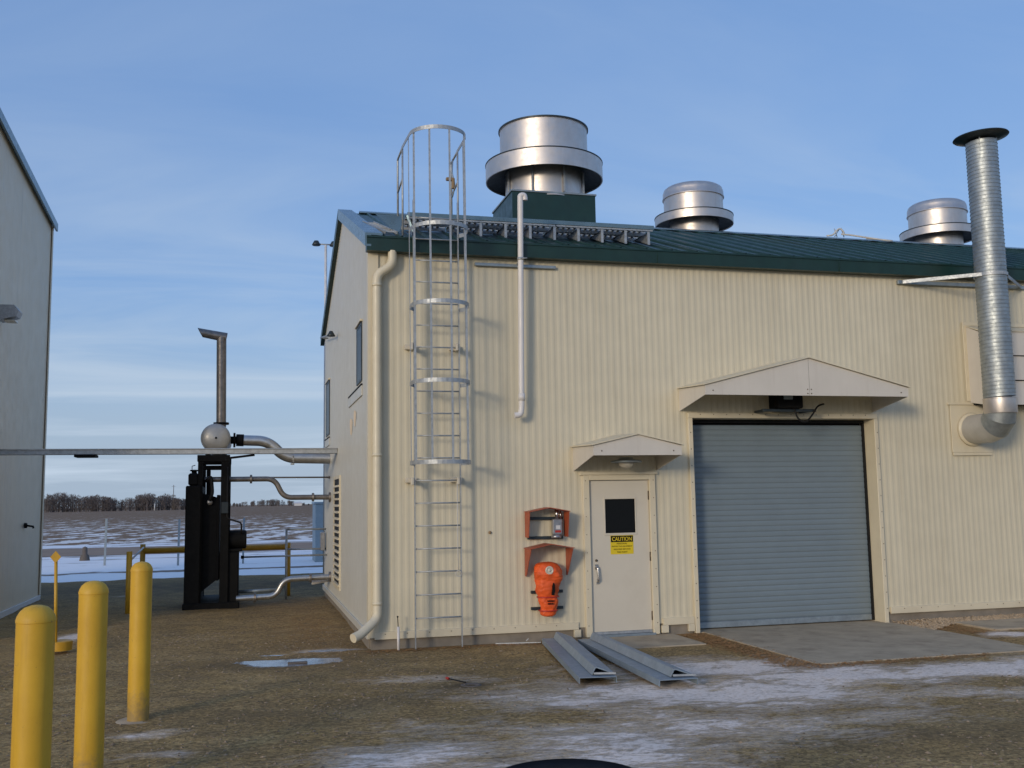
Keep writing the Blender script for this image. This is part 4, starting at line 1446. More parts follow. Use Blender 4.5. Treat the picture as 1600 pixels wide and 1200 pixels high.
# intake hood behind the duct
m = MB(); m.bevel_box(9.60, 9.74, -0.030, -0.016, 3.42, 4.70, 0.003); m.bevel_box(9.60, 12.0, -0.034, -0.016, 4.66, 4.72, 0.003)
ih = m.build('intake_hood', 'cream_trim', house)
m = MB(); m.prism([(-0.02, 3.40), (-0.02, 4.64), (-0.30, 4.52), (-0.34, 3.34)], 9.66, 9.68, 'x'); m.build('cheek', 'cream_board', ih)
for i in range(3):
    za = 3.345 + 0.40 * i
    m = MB()
    m.prism([(-0.345 + 0.008 * i, za), (-0.30, za + 0.385), (-0.28, za + 0.385), (-0.325, za)], 9.685, 11.9, 'x')
    m.build('slat', 'cream_board', ih)
m = MB(); m.box(9.70, 11.9, -0.10, -0.02, 3.36, 4.5); m.build('screen', 'blackrub', ih)
m = MB(); m.prism([(-0.02, 4.66), (-0.32, 4.545), (-0.32, 4.53), (-0.02, 4.645)], 9.65, 11.95, 'x'); m.build('hood_roof', 'cream_trim', ih)

# ================================================================== WALL SHELTERS
W1 = thing('extinguisher_shelter', (2.46, -0.1, 1.42), 'upper orange shelter frame on the wall holding a silver instrument', 'shelter')
def shelter(parent, x0, x1, xm, z0, z1, zap, yf_top, yf_bot, roofover):
    for xx, s in ((x0, 1), (x1, -1)):
        m = MB(); m.prism([(-0.018, z0), (yf_bot, z0), (yf_top, z1), (-0.018, z1)], xx, xx + s * 0.008, 'x'); m.build('cheek', 'orange_box', parent)
    for xa, xb, za, zb in ((x0 - roofover, xm, z1, zap), (xm, x1 + roofover, zap, z1)):
        m = MB()
        vs = [(xa, yf_top - 0.01, za), (xb, yf_top - 0.01, zb), (xb, -0.018, zb), (xa, -0.018, za)]
        vs += [(a, b, c + 0.01) for a, b, c in vs]
        m.add(vs, [(3, 2, 1, 0), (4, 5, 6, 7), (0, 1, 5, 4), (2, 3, 7, 6), (1, 2, 6, 5), (0, 4, 7, 3)]); m.build('shelter_roof', 'orange_box', parent)


shelter(W1, 2.17, 2.75, 2.46, 1.44, 1.79, 1.845, -0.28, -0.20, 0.01)
for z in (1.70, 1.43):
    m = MB(); m.bevel_box(2.20, 2.72, -0.06, -0.018, z - 0.02, z + 0.02, 0.003); m.build('strut_channel', 'cap_dark', W1)
IN = thing('wall_instrument', (2.63, -0.1, 1.45), 'silver instrument with red label inside the upper orange shelter', 'instrument')
m = MB(); m.bevel_box(2.545, 2.685, -0.15, -0.062, 1.47, 1.69, 0.012); m.build('housing', 'instrument', IN)
m = MB(); m.tube([(2.615, -0.11, 1.69), (2.615, -0.11, 1.82)], 0.03, 12); m.tube([(2.672, -0.10, 1.69), (2.672, -0.10, 1.80)], 0.012, 8); m.build('cylinder', 'chrome', IN)
m = MB(); m.lathe([(0.0, -0.01), (0.07, -0.01), (0.075, 0.02), (0.05, 0.045), (0.0, 0.05)], (2.60, -0.11, 1.43), 16); m.build('base_cup', 'instrument', IN)
m = MB(); m.box(2.575, 2.66, -0.1525, -0.1505, 1.50, 1.53); m.build('red_label', 'red', IN)
m = MB(); m.box(2.585, 2.65, -0.1525, -0.1505, 1.545, 1.60); m.build('display', 'far_white', IN)

W2 = thing('breathing_set_shelter', (2.46, -0.1, 0.9), 'lower orange sloped shelter on the wall above the orange bag', 'shelter')
shelter(W2, 2.16, 2.77, 2.45, 0.90, 1.285, 1.345, -0.36, -0.07, 0.015)
for z in (0.68, 0.455):
    m = MB(); m.bevel_box(2.235, 2.70, -0.055, -0.018, z - 0.02, z + 0.02, 0.003); m.build('strut_channel', 'cap_dark', W2)

# orange bag: one soft, creased shape
BG = thing('orange_bag', (2.44, -0.15, 0.36), 'bright orange protective bag hanging below the lower orange shelter', 'bag')
m = MB()
rings = [(0.36, 0.075, 0.06), (0.375, 0.115, 0.08), (0.43, 0.125, 0.085), (0.455, 0.118, 0.08), (0.49, 0.135, 0.09), (0.56, 0.150, 0.10), (0.615, 0.140, 0.095), (0.63, 0.152, 0.10), (0.70, 0.170, 0.115), (0.80, 0.190, 0.13), (0.90, 0.215, 0.145), (0.975, 0.222, 0.145), (1.03, 0.205, 0.13), (1.07, 0.16, 0.105), (1.095, 0.09, 0.07), (1.10, 0.02, 0.02)]
vs, seg = [], 56
rz_ = [r[0] for r in rings]; rxs = [r[1] for r in rings]; rys = [r[2] for r in rings]
zz_ = np.linspace(0.36, 1.10, 64)
crz = np.random.default_rng(5).random((40, 40))


def crease(u, v):
    i, j = int(math.floor(u)), int(math.floor(v)); fu, fv = u - i, v - j
    g_ = lambda a, b: crz[a % 40, b % 40]
    return (g_(i, j) * (1 - fu) + g_(i + 1, j) * fu) * (1 - fv) + (g_(i, j + 1) * (1 - fu) + g_(i + 1, j + 1) * fu) * fv


for k, z in enumerate(zz_):
    rx, ry = float(np.interp(z, rz_, rxs)), float(np.interp(z, rz_, rys))
    for j in range(seg):
        a = 2 * PI * j / seg
        u_ = j / seg * 14
        w1 = crease(u_ + z * 9, z * 14) - 0.5
        w2 = 1 - 2 * abs(crease(u_ * 1.7 + 5 - z * 13, z * 30 + 3) - 0.5)
        cr_ = 1 + 0.30 * w1 - 0.14 * w2 + 0.04
        x = 2.445 + rx * (0.94 + (cr_ - 1) * 0.5) * math.copysign(abs(math.cos(a)) ** 0.8, math.cos(a)) + 0.010 * math.sin(z * 16)
        y = -0.165 + ry * cr_ * math.sin(a)
        vs.append((x, min(y, -0.022), z + 0.012 * w1))
nk = len(zz_)
fs = [(k * seg + j, k * seg + (j + 1) % seg, (k + 1) * seg + (j + 1) % seg, (k + 1) * seg + j) for k in range(nk - 1) for j in range(seg)]
fs += [tuple(range(seg - 1, -1, -1)), tuple((nk - 1) * seg + j for j in range(seg))]
m.add(vs, fs, True)
m.build('bag_body', 'orange_cloth', BG)
m = MB(); m.lathe([(0.0, -0.012), (0.02, -0.012), (0.022, -0.004), (0.040, -0.004), (0.042, -0.011), (0.055, -0.009), (0.06, 0.01)], (2.435, -0.302, 0.99), 18, 'y'); m.build('emblem', 'lamp_lens', BG)
m = MB(); m.prism([(2.465, 0.655), (2.475, 0.78), (2.487, 0.82), (2.503, 0.80), (2.505, 0.70), (2.49, 0.65)], -0.315, -0.27, 'y'); m.build('opening', 'black', BG)
for z, rx in ((0.622, 0.156), (0.437, 0.132)):
    m = MB()
    pts = [(2.445 + rx * math.cos(a), min(-0.165 + 0.106 * math.sin(a), -0.03), z) for a in np.linspace(0, 2 * PI, 22)]
    m.tube(pts, 0.009, 6, False); m.build('strap', 'red', BG)
for z, x0_, n_ in ((0.572, 2.405, 9), (0.535, 2.412, 8)):
    m = MB()
    x = x0_
    for q in range(n_):
        w_ = random.uniform(0.005, 0.009)
        m.box(x, x + 0.0025, -0.276, -0.264, z - 0.011, z + 0.011)
        if q % 3 != 1: m.box(x + 0.0025, x + w_, -0.276, -0.264, z + 0.006, z + 0.011)
        if q % 2: m.box(x + 0.0025, x + w_, -0.276, -0.264, z - 0.011, z - 0.007)
        x += w_ + 0.0035
    q = m.build('lettering', 'black', BG); q['kind'] = 'stuff'

# hole / bolt in the wall, valve box on the gable foot
m = MB(); m.lathe([(0.0, -0.012), (0.018, -0.01), (0.022, 0.0)], (1.665, -0.018, 1.52), 12, 'y'); m.build('wall_plug', 'bronze', house)

# ================================================================== LEFT BUILDING
LBX = -5.93
lb_y0, lb_y1, lb_r = 2.6, 10.15, 2.6
def lb_top(y):
    return 8.99 - 0.093 * (y - lb_r)


LB = thing('neighbour_building', (LBX, 2, 0), 'grey ribbed metal building cut off by the left edge', 'building')
m = MB(); m.prism([(lb_y0, 0), (lb_y1, 0), (lb_y1, lb_top(lb_y1)), (lb_r, lb_top(lb_r)), (lb_y0, lb_top(lb_y0))], -18, LBX - 0.03, 'x')
m.build('wall_core', 'left_grey', LB)
_P = PITCH
PITCH = 0.1016
clad(LB, 'left_grey', 'y', lb_y0, lb_y1, 0.06, lambda t: lb_top(t) - 0.02, [], 1, LBX - 0.018)
for ya, yb in ((lb_y0 - 0.2, lb_y1 + 0.12),):
    m = MB()
    vs = []
    for y in (ya, yb):
        z = lb_top(y)
        for (x, dz) in ((LBX + 0.09, 0.06), (-18.2, 0.06), (-18.2, -0.02), (LBX + 0.0, -0.02), (LBX + 0.05, -0.11), (LBX + 0.09, -0.11)):
            vs.append((x, y, z + dz))
    m.add(vs, [(5, 4, 3, 2, 1, 0), (6, 7, 8, 9, 10, 11)] + [(i, (i + 1) % 6, (i + 1) % 6 + 6, i + 6) for i in range(6)])
    m.build('roof', 'trim_blue_sheen', LB)
m = MB(); m.bevel_box(LBX - 0.01, LBX + 0.02, lb_y0, lb_y1 + 0.02, -0.02, 0.10, 0.004); m.build('base_trim', 'white_pvc', LB)
m = MB(); m.prism([(LBX - 0.10, lb_y1 + 0.03), (LBX + 0.02, lb_y1 + 0.03), (LBX + 0.02, lb_y1 - 0.08), (LBX + 0.005, lb_y1 - 0.08), (LBX + 0.005, lb_y1 + 0.012), (LBX - 0.10, lb_y1 + 0.012)], 0.11, lb_top(lb_y1) - 0.04, 'z'); m.build('corner_trim', 'left_grey', LB)
WL = thing('flood_lamp', (LBX, 5.7, 5.4), 'grey box floodlight on the wall at the left edge', 'lamp')
m = MB(); m.prism([(LBX + 0.02, 5.28), (LBX + 0.02, 5.56), (LBX + 0.26, 5.56), (LBX + 0.34, 5.46), (LBX + 0.30, 5.36)], 5.45, 5.78, 'y'); m.build('housing', 'instrument', WL)
m = MB(); m.bevel_box(LBX + 0.10, LBX + 0.28, 5.5, 5.73, 5.27, 5.30, 0.004); m.build('lens', 'lamp_lens', WL)
VT = MB(); VT.lathe([(0.0, 0.05), (0.05, 0.05), (0.055, 0.0)], (LBX, 8.35, 1.62), 12, 'x'); VT.tube([(LBX + 0.03, 8.35, 1.62), (LBX + 0.16, 8.35, 1.60), (LBX + 0.17, 8.35, 1.56)], 0.02, 8)
VT.build('wall_spout', 'black', LB)

# ================================================================== YELLOW BOLLARDS
def bollard(x, y, label, slab):
    B = thing('bollard', (x, y, 0), label, 'bollard', 'yellow bollards at the left')
    r = 0.096
    lean = random.uniform(-0.004, 0.004)
    m = MB()
    prof = [(r, -0.1), (r, 1.36), (r * 1.03, 1.362), (r * 1.03, 1.375), (r * 0.97, 1.395), (r * 0.82, 1.42), (r * 0.6, 1.438), (r * 0.3, 1.448), (0.0, 1.451)]
    m.lathe(prof, (x, y, 0), 36)
    smooth_by_angle(m.build('post', 'bollard_paint', B), 40)
    if slab:
        m = MB(); m.lathe([(0.20, -0.05), (0.20, 0.012), (0.18, 0.022), (0.0, 0.024)], (x, y, 0), 28); smooth_by_angle(m.build('footing', 'concrete', B))


bollard(-2.55, -3.745, 'farthest yellow bollard of three standing in a concrete footing', True)
bollard(-2.635, -6.165, 'middle yellow bollard of the three', True)
bollard(-2.680, -7.918, 'nearest and largest yellow bollard at the left', True)

# yellow marker
MK = thing('marker_sign', (-4.1, 1.45, 0), 'thin yellow marker post with a diamond plate and round base', 'marker')
m = MB(); m.tube([(-4.13, 1.45, 0.05), (-4.165, 1.45, 1.28)], 0.022, 10); m.build('post', 'yellow', MK)
m = MB(); m.prism([(-4.165, 1.20), (-4.095, 1.285), (-4.165, 1.37), (-4.235, 1.285)], 1.42, 1.435, 'y'); m.build('diamond_plate', 'yellow', MK)
m = MB(); m.lathe([(0.0, 0.02), (0.15, 0.02), (0.16, 0.14), (0.14, 0.15), (0.0, 0.13)], (-4.07, 1.45, 0), 24); smooth_by_angle(m.build('base', 'yellow_pipe', MK))

# ================================================================== PIPE BRIDGE
PB = thing('pipe_bridge', (-3, 5.24, 2.8), 'long grey cable tray bridging the gap between the two buildings', 'cable tray')
m = MB()
m.prism([(5.16, 2.885), (5.16, 2.965), (5.19, 2.965), (5.19, 2.90), (5.40, 2.90), (5.40, 2.965), (5.43, 2.965), (5.43, 2.885)], LBX + 0.02, -0.01, 'x')
m.build('tray', 'galv', PB)
m = MB(); m.bevel_box(LBX + 0.02, -0.01, 5.135, 5.45, 2.966, 2.982, 0.003); m.build('tray_lid', 'steel_pipe', PB)
m = MB(); m.bevel_box(-4.55, -4.20, 5.12, 5.5, 2.835, 2.880, 0.004); m.build('underside_bracket', 'black', PB)
m = MB(); m.bar((-2.0, 5.2, 2.80), (-1.50, 5.3, 2.865), 0.05, 0.04); m.build('underside_stay', 'black', PB)

# ================================================================== RADIATOR SKID
RD = thing('engine_radiator', (-2.2, 7.2, 0), 'black engine radiator in a tall steel frame between the buildings', 'radiator')
m = MB(); m.bevel_box(-2.76, -2.47, 6.5, 8.3, 0.06, 2.34, 0.02); m.build('core', 'black', RD)
m = MB(); m.bevel_box(-2.72, -2.53, 6.55, 8.2, 2.342, 2.58, 0.03); m.build('header_tank', 'black', RD)
m = MB(); m.lathe([(0.05, 0.0), (0.05, 0.04), (0.08, 0.045), (0.08, 0.07), (0.0, 0.075)], (-2.62, 6.75, 2.58), 14); m.tube([(-2.66, 6.7, 2.6), (-2.66, 6.7, 2.72), (-2.60, 6.7, 2.74)], 0.008, 6); m.build('filler_cap', 'black', RD)
m = MB(); m.prism([(-2.468, 0.3), (-2.468, 2.2), (-2.15, 2.1), (-2.15, 0.55)], 6.7, 8.1, 'y'); m.build('fan_shroud', 'black', RD)
m = MB(); m.bevel_box(-2.19, -2.13, 6.68, 8.12, 0.52, 2.16, 0.01); m.build('shroud_flange', 'black', RD)
for (x0, x1) in ((-2.545, -2.455), (-2.115, -1.955)):
    for (y0, y1) in ((6.55, 6.65), (8.1, 8.2)):
        m = MB(); m.bevel_box(x0, x1, y0, y1, 0.05, 2.87, 0.008); m.build('frame_post', 'black', RD)
for (y0, y1) in ((6.54, 6.66), (8.09, 8.21)):
    m = MB(); m.bevel_box(-2.56, -1.95, y0, y1, 2.80, 2.93, 0.008); m.build('crossbeam', 'black', RD)
m = MB(); m.bevel_box(-2.45, -2.12, 7.2, 7.3, 2.66, 2.75, 0.008); m.bevel_box(-2.41, -2.33, 7.2, 7.3, 2.0, 2.66, 0.008); m.build('brace_frame', 'black', RD)
m = MB(); m.lathe([(0.0, -0.17), (0.16, -0.17), (0.18, -0.15), (0.18, 0.15), (0.15, 0.17), (0.0, 0.17)], (-1.79, 6.8, 1.29), 20, 'x'); smooth_by_angle(m.build('motor', 'black', RD))
m = MB(); m.bevel_box(-2.09, -1.76, 6.6, 7.6, 0.06, 1.06, 0.02); m.bevel_box(-2.0, -1.70, 6.62, 7.0, 1.062, 1.12, 0.01); m.build('motor_stand', 'black', RD)
m = MB(); m.bevel_box(-2.78, -1.74, 6.45, 8.35, -0.02, 0.12, 0.015); m.build('skid', 'black', RD)
m = MB(); m.tube(bend([(-2.40, 6.7, 2.42), (-2.30, 6.65, 2.52), (-2.27, 6.62, 2.2), (-2.32, 6.62, 2.05)], 0.06, 4), 0.035, 10); m.build('hose', 'blackrub', RD)

MF = thing('exhaust_muffler', (-2.23, 7.4, 2.95), 'round grey exhaust muffler on top of the black frame with a bent stack', 'muffler')
m = MB(); m.lathe([(0.0, -0.07), (0.12, -0.06), (0.21, -0.03), (0.265, 0.01), (0.282, 0.06), (0.282, 1.6), (0.2, 1.66), (0.0, 1.68)], (-2.23, 6.62, 3.265), 40, 'y'); smooth_by_angle(m.build('drum', 'muffler', MF), 50)
m = MB(); m.lathe([(0.0, -0.02), (0.018, -0.015), (0.022, 0.0)], (-2.22, 6.55, 3.26), 10, 'y'); m.build('drain_plug', 'black', MF)
m = MB(); m.bevel_box(-2.42, -2.36, 6.75, 8.0, 2.931, 3.05, 0.008); m.bevel_box(-2.1, -2.04, 6.75, 8.0, 2.931, 3.05, 0.008); m.build('cradle', 'black', MF)
m = MB()
sp = [(-2.135, 6.9, 3.50), (-2.155, 6.9, 5.22), (-2.165, 6.9, 5.30), (-2.56, 6.9, 5.42)]
m.tube([(-2.135, 6.9, 3.50), (-2.157, 6.9, 5.30)], 0.095, 18, False)
tp_ = MB(); tp_.tube([(-2.06, 6.9, 5.29), (-2.50, 6.9, 5.38)], 0.095, 18, False)
# cut the mouth on the slant
nv_ = [(x_ - max(0.0, (z_ - 5.29)) * 0.75, y_, z_) if x_ < -2.3 else (x_, y_, z_) for (x_, y_, z_) in tp_.v]
m.add(nv_, tp_.f, True)
smooth_by_angle(m.build('stack_pipe', 'stack_steel', MF), 50)
m = MB(); m.lathe([(0.09, -0.02), (0.15, -0.02), (0.15, 0.02), (0.09, 0.02)], (-2.136, 6.9, 3.565), 20); m.build('flange', 'black', MF)
m = MB(); m.tube([(-1.95, 6.95, 3.24), (-1.85, 6.95, 3.24), (-1.845, 6.95, 3.24), (-1.70, 6.95, 3.235)], [0.075, 0.075, 0.12, 0.12], 16); m.lathe([(0.10, -0.02), (0.145, -0.02), (0.145, 0.02), (0.10, 0.02)], (-1.88, 6.95, 3.24), 18, 'x'); m.build('coupling', 'black', MF)
m = MB(); m.tube(bend([(-1.72, 6.95, 3.235), (-1.22, 6.95, 3.22), (-0.90, 6.95, 2.88), (0.02, 6.95, 2.86)], 0.22, 8), 0.105, 18); smooth_by_angle(m.build('exhaust_pipe', 'steel_pipe', MF), 50)
m = MB(); m.tube([(-0.80, 5.3, 2.85), (-0.80, 5.3, 2.72)], 0.012, 6); m.bevel_box(-0.85, -0.78, 5.28, 5.32, 2.68, 2.71, 0.005); m.build('tray_hook', 'galv', PB)

# cooling pipes
CP = thing('upper_coolant_pipe', (-1.2, 6.8, 2.2), 'upper silver coolant pipe stepping down from radiator to wall', 'pipe')
m = MB(); m.tube(bend([(-2.42, 6.75, 2.46), (-1.10, 6.75, 2.46), (-0.92, 6.75, 2.09), (0.0, 6.75, 2.085)], 0.16, 7), 0.052, 14); smooth_by_angle(m.build('pipe', 'stack_steel', CP), 50)
CD = thing('conduit', (-1.2, 6.9, 2.47), 'thin straight conduit running to the gable wall above the coolant pipe', 'conduit')
m = MB(); m.tube([(-2.3, 6.95, 2.50), (0.0, 6.95, 2.485)], 0.016, 8); m.build('tube', 'stack_steel', CD)
m = MB(); m.lathe([(0.016, -0.01), (0.03, -0.01), (0.03, 0.01), (0.016, 0.01)], (-0.02, 6.95, 2.485), 10, 'x'); m.build('wall_flange', 'stack_steel', CD)
CQ = thing('lower_coolant_pipe', (-1.2, 6.6, 0.2), 'lower silver coolant pipe stepping up from radiator foot to wall', 'pipe')
m = MB(); m.tube(bend([(-1.80, 6.60, 0.17), (-1.06, 6.60, 0.19), (-0.90, 6.60, 0.505), (0.0, 6.60, 0.525)], 0.15, 7), 0.055, 14); smooth_by_angle(m.build('pipe', 'steel_pipe', CQ), 50)
m = MB(); m.tube([(-1.80, 6.95, 0.27), (-1.0, 6.95, 0.28)], 0.035, 10); m.build('branch', 'galv_dull', CQ)
m = MB(); m.tube([(-0.36, 6.9, 0.40), (-0.02, 6.9, 0.45)], 0.045, 10); m.build('drain_stub', 'white_pvc', CQ)

for (P_, x_, y_, z_, r_) in ((CP, -1.55, 6.75, 2.46, 0.085), (CP, -0.35, 6.75, 2.087, 0.085), (CQ, -1.45, 6.60, 0.178, 0.09), (CQ, -0.40, 6.60, 0.516, 0.09), (CP, -0.02, 6.75, 2.085, 0.10), (CQ, -0.02, 6.60, 0.525, 0.10)):
    m = MB(); m.lathe([(0.05, -0.022), (r_, -0.022), (r_, -0.003), (r_ - 0.004, 0.0), (r_, 0.003), (r_, 0.022), (0.05, 0.022)], (x_, y_, z_), 16, 'x'); m.build('flange', 'stack_steel', P_)
m = MB(); m.tube(bend([(-1.72, 6.62, 1.40), (-1.72, 6.55, 1.62), (-1.99, 6.54, 1.70), (-1.99, 6.54, 2.70)], 0.06, 4), 0.016, 8); m.build('motor_cable', 'blackrub', RD)
m = MB(); m.bevel_box(-2.10, -1.97, 6.50, 6.55, 1.80, 2.02, 0.008); m.build('junction_box', 'cap_dark', RD)
m = MB(); m.lathe([(0.0, -0.02), (0.05, -0.02), (0.055, 0.0)], (-2.32, 6.66, 2.02), 14, 'y'); m.build('gauge', 'instrument', RD)

# steel handrail by the gable
HR = thing('handrail', (-0.8, 8.0, 0), 'grey steel handrail with two rails beside the gable louvre', 'handrail')
m = MB(); m.tube([(-0.815, 8.0, -0.1), (-0.815, 8.0, 1.44)], 0.024, 10); m.build('post', 'galv', HR)
for z in (1.43, 1.02):
    m = MB(); m.tube([(-0.815, 8.0, z), (0.0, 8.0, z - 0.005)], 0.02, 10); m.build('rail', 'galv', HR)
m = MB(); m.bevel_box(-0.12, -0.03, 7.85, 8.05, 0.98, 1.36, 0.01); m.build('junction_box', 'instrument', HR)
C2 = thing('low_conduit', (-0.8, 7.7, 0.9), 'thin grey conduit from radiator motor to the gable wall', 'conduit')
m = MB(); m.tube([(-1.72, 7.7, 0.90), (0.0, 7.7, 0.90)], 0.018, 8); m.build('tube', 'galv', C2)
m = MB(); m.lathe([(0.018, -0.03), (0.035, -0.03), (0.035, 0.03), (0.018, 0.03)], (-1.70, 7.7, 0.90), 10, 'x'); m.build('fitting', 'black', C2)

# yellow gas pipe with supports
YP = thing('yellow_pipe_rail', (-2.1, 9.0, 0), 'horizontal yellow pipe on posts running behind the radiator', 'pipe')
m = MB(); m.tube([(-3.74, 9.0, 1.03), (-0.72, 9.0, 1.035)], 0.062, 14); m.build('pipe', 'yellow_pipe', YP)
for x in (-3.74, -0.74):
    m = MB(); m.tube([(x, 9.0, -0.1), (x, 9.0, 1.17 if x < -2 else 1.12)], 0.055, 12); m.build('post', 'yellow_pipe', YP)
GP = thing('yellow_post', (-3.73, 6.44, 0), 'slim yellow steel post directly behind the farthest bollard', 'post')
m = MB(); m.tube([(-3.735, 6.44, -0.1), (-3.735, 6.44, 1.13)], 0.052, 14); m.build('post', 'yellow', GP)
m = MB(); m.tube([(-3.70, 6.5, 0.98), (-3.72, 8.9, 1.10)], 0.018, 8); m.build('stay', 'far_white', GP)

# ================================================================== STEEL CHANNELS ON THE GROUND
def channel(p0, p1, w, label):
    """two nested galvanised channels lying one in the other, from far end p0 to near end p1 (centre line)"""
    C = thing('steel_channel', (p1[0], p1[1], 0.0), label, 'steel channel', 'galvanised channels on the ground')
    a, b = Vector((p0[0], p0[1], 0.03)), Vector((p1[0], p1[1], 0.03))
    t = (b - a).normalized(); s = Vector((t.y, -t.x, 0)).normalized()
    if s.x < 0: s = -s

    def sweep(sec, a, b):
        m = MB(); n = len(sec)
        vs = [p + s * q[0] + Vector((0, 0, q[1])) for p in (a, b) for q in sec]
        m.add(vs, [tuple(range(n - 1, -1, -1)), tuple(range(n, 2 * n))] + [(i, (i + 1) % n, (i + 1) % n + n, i + n) for i in range(n)])
        return m
    h = 0.065; th = 0.006
    # lower piece: an upside-down channel
    sec = [(-w / 2, 0), (-w / 2, h), (w / 2, h), (w / 2, 0), (w / 2 - th, 0), (w / 2 - th, h - th), (-w / 2 + th, h - th), (-w / 2 + th, 0)]
    sweep(sec, a, b).build('channel', 'channel_steel', C)
    # upper piece: an angle leaning over, one edge raised
    z0 = h + 0.006
    sec = [(-w * 0.12, z0), (-w * 0.03, z0 + 0.078), (w * 0.03, z0 + 0.082), (w * 0.50, z0 + 0.012), (w * 0.50, z0), (w * 0.02, z0 + 0.071), (-w * 0.02, z0 + 0.068), (-w * 0.11, z0)]
    sweep(sec, a + t * 0.03, b + t * -0.10).build('angle_section', 'channel_steel', C)
    m = MB(); m.bar(b - t * 0.08 + s * (-w * 0.08) + Vector((0, 0, z0 + 0.02)), b - t * 0.05 + s * (w * 0.5) + Vector((0, 0, z0 + 0.02)), 0.012, 0.02); m.build('end_lip', 'galv', C)
    return C


channel((2.47, -0.45), (1.99, -3.50), 0.40, 'galvanised steel channel on the gravel nearest the ladder')
channel((2.90, -0.70), (2.73, -3.90), 0.42, 'galvanised steel channel on the gravel nearest the concrete apron')
PS = thing('metal_strip', (2.0, -0.2, 0), 'thin pale metal strip lying at wall foot under the orange bag', 'strip')
m = MB(); m.bar((1.70, -0.12, 0.02), (2.28, -0.34, 0.035), 0.035, 0.012); m.build('strip', 'galv', PS)
m = MB(); m.bar((2.10, -0.24, 0.05), (2.13, -0.25, 0.08), 0.01, 0.012); m.build('tab', 'galv', PS)

# water shut-off with red handle in the dark hole
VB = thing('curb_valve', (0.70, -2.9, 0), 'dark buried valve box with a red-tipped rod on the gravel', 'valve')
m = MB(); m.lathe([(0.0, -0.006), (0.07, -0.004), (0.09, 0.004), (0.11, 0.002), (0.13, -0.03)], (0.74, -2.95, 0), 18); m.build('lid', 'wood_pole', VB)
m = MB(); m.tube([(0.70, -2.88, 0.015), (0.56, -2.60, 0.02)], 0.007, 6); m.build('rod', 'blackrub', VB)
m = MB(); m.tube([(0.565, -2.61, 0.02), (0.545, -2.56, 0.022)], 0.014, 8); m.build('tip', 'red', VB)

# plank frozen in the puddle
PK = MB(); PK.bevel_box(-1.10, -0.86, -0.76, -0.69, -0.012, 0.012, 0.006)
tag(PK.build('wood_scrap', 'wood_pole', None, (-1.0, -0.74, 0.0)), 'scrap of wood lying in the frozen puddle', 'wood scrap')

# made-up drum standing in for a dark rounded form, likely a vehicle
DR = thing('dark_standin', (-0.40, -9.98, 0), 'dark rounded top at the bottom edge, a made-up drum standing in for a likely vehicle part', 'dark_standin')
m = MB(); m.lathe([(0.0, 0.0), (0.28, 0.0), (0.285, 0.02), (0.285, 0.28), (0.295, 0.29), (0.295, 0.31), (0.285, 0.32), (0.285, 0.58), (0.295, 0.59), (0.295, 0.61), (0.285, 0.62), (0.285, 0.865)], (-0.40, -10.0, 0), 48); smooth_by_angle(m.build('body', 'navy', DR))
m = MB(); m.lathe([(0.285, 0.866), (0.298, 0.868), (0.302, 0.885), (0.296, 0.898), (0.285, 0.90), (0.27, 0.89), (0.2, 0.885), (0.0, 0.885)], (-0.40, -10.0, 0), 48); smooth_by_angle(m.build('lid', 'navy', DR))

# ================================================================== FAR THINGS
def marker_post(x, y, h, label):
    P = thing('fence_post', (x, y, -0.1), label, 'post', 'thin grey posts on the snowy verge')
    m = MB(); m.bar((x, y, -0.15), (x + 0.02, y, h), 0.07, 0.07); m.build('post', 'galv_dull', P)


marker_post(-6.51, 25.0, 1.55, 'thin grey post on the snow left of the yellow pipe')
marker_post(-3.94, 23.6, 1.50, 'thin grey post on the snow just left of the black radiator')
marker_post(-1.75, 23.6, 1.50, 'thin grey post on the snow just right of the black radiator')
XX = thing('hydrant_stub', (-7.6, 29, -0.1), 'small dark stub standing on the snow beside a thin post', 'stub')
m = MB(); m.lathe([(0.20, 0.0), (0.16, 0.2), (0.10, 0.25), (0.09, 0.5), (0.0, 0.55)], (-7.75, 29, -0.1), 12); m.build('stub', 'wood_pole', XX)

UC = thing('utility_cabinet', (0.5, 24, -0.1), 'blue-grey utility cabinet behind the gable end of the building', 'cabinet')
m = MB(); m.bevel_box(0.72, 2.6, 23.0, 24.6, -0.15, 1.95, 0.03); m.build('body', 'cab_blue', UC)
m = MB(); m.bevel_box(0.68, 2.66, 22.94, 24.66, 1.952, 2.02, 0.02); m.build('lid', 'cab_blue', UC)

LP = thing('light_pole', (0.42, 14.0, 0), 'tall thin light pole with twin heads behind the gable', 'light pole')
m = MB(); m.tube([(0.42, 14.0, -0.1), (0.40, 14.0, 9.1)], [0.06, 0.035], 10); m.build('pole', 'far_white', LP)
m = MB(); m.tube([(0.15, 14.0, 9.12), (0.65, 14.0, 9.12)], 0.02, 8); m.build('crossarm', 'galv', LP)
for x in (0.14, 0.62):
    m = MB(); m.lathe([(0.0, 0.10), (0.06, 0.09), (0.12, -0.02), (0.11, -0.04), (0.0, -0.04)], (x, 14.0, 9.12), 14); m.build('lamp_head', 'cap_dark', LP)

def utility_pole(x, y, h, label):
    P = thing('utility_pole', (x, y, -0.1), label, 'utility pole')
    m = MB(); m.tube([(x, y, -0.2), (x, y, h)], [0.2, 0.14], 8); m.build('pole', 'wood_pole', P)
    m = MB(); m.bar((x - 1.0, y, h - 0.7), (x + 1.0, y, h - 0.7), 0.12, 0.12); m.build('crossarm', 'wood_pole', P)


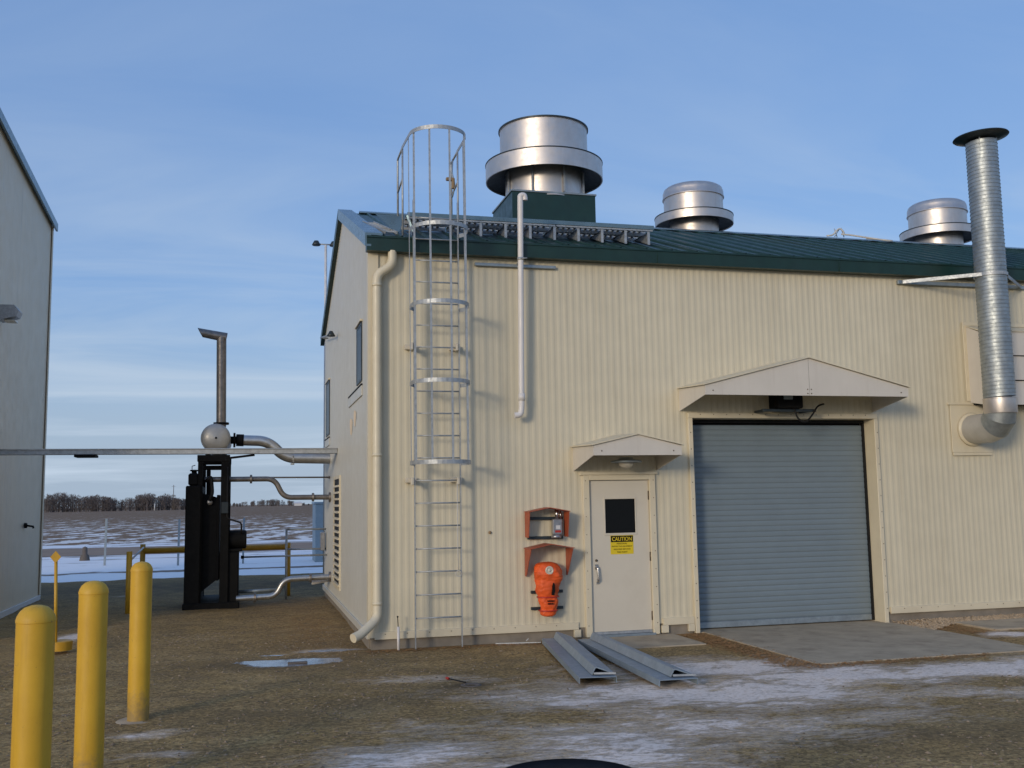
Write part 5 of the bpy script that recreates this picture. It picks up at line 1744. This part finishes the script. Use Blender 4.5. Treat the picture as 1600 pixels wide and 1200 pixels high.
utility_pole(-39.0, 538, 12.8, 'distant utility pole rising above the bare trees')
wp = MB(); wp.tube([(-47.6, 532, -0.2), (-47.6, 532, 3.2)], [0.25, 0.2], 8); wp.lathe([(0.2, 3.2), (0.14, 3.4), (0.0, 3.45)], (-47.6, 532, 0), 8)
tag(wp.build('white_marker_post', 'far_white', None, (-47.6, 532, -0.2)), 'pale marker post at the far edge of the field', 'post')


def woodland(name, x0, x1, y, hfun, n, depth, label, tw=1.0):
    V, F = [], []

    def stick(a, b, w0, w1):
        k = len(V)
        d = np.array(b) - np.array(a)
        ang = random.uniform(0, PI)
        u = np.array((math.cos(ang), math.sin(ang) * 0.6, 0.0))
        V.extend([tuple(a - u * w0), tuple(a + u * w0), tuple(b + u * w1), tuple(b - u * w1)])
        F.append((k, k + 1, k + 2, k + 3))
    for i in range(n):
        x = x0 + (x1 - x0) * random.random()
        yy = y + random.random() * depth
        h = hfun(x) * random.uniform(0.72, 1.06)
        base = np.array((x, yy, -0.2))
        lean = np.array((random.uniform(-0.5, 0.5), 0, 0)) * 0.5
        top = base + lean + np.array((0, 0, h * 0.8))
        stick(base, top, 0.16 * tw, 0.06 * tw)
        # crown: twigs fanning through an egg-shaped volume
        rx_ = h * random.uniform(0.28, 0.42)
        for k in range(130):
            t = random.random() ** 0.75
            a = random.uniform(0, 2 * PI)
            rr_ = rx_ * math.sqrt(random.random()) * math.sin(PI * min(1, 0.15 + 0.80 * t)) ** 0.6
            p = base + np.array((math.cos(a) * rr_, math.sin(a) * rr_, h * (0.06 + 0.88 * t)))
            d = np.array((math.cos(a) * 0.7, math.sin(a) * 0.7, random.uniform(0.4, 1.3)))
            ln = h * random.uniform(0.05, 0.14)
            stick(p, p + d / np.linalg.norm(d) * ln, 0.055 * tw, 0.02 * tw)
    me = bpy.data.meshes.new(name)
    me.from_pydata([tuple(map(float, v)) for v in V], [], F)
    me.materials.append(MATS['wood_far']); me.update()
    ob = bpy.data.objects.new(name, me); COL.objects.link(ob)
    tag(ob, label, kind='stuff')


def h1(x):
    return 7.9 + 1.1 * math.sin(x * 0.13 + 1.0) + 0.9 * math.sin(x * 0.31) - (2.6 if -41 < x < -33 else 0) - (2.2 if x > -33 else 0)


woodland('woodland', -170, -28, 545, h1, 430, 26, 'mass of bare dark winter trees on the horizon', 2.4)
woodland('far_woodland', -30, 300, 1300, lambda x: 5.0 + 2.5 * math.sin(x * 0.05) + 2 * math.sin(x * 0.021 + 2), 220, 40, 'low far-off line of bare trees right of the radiator', 4.5)
FB = thing('farm_shed', (57, 1250, 0), 'small white farm shed on the far horizon', 'shed')
m = MB(); m.box(53, 62, 1250, 1258, -0.2, 2.6); m.build('wall', 'far_white', FB)
m = MB(); m.prism([(1249.5, 2.6), (1258.5, 2.6), (1254, 4.6)], 52.6, 62.4, 'x'); m.build('roof', 'far_white', FB)
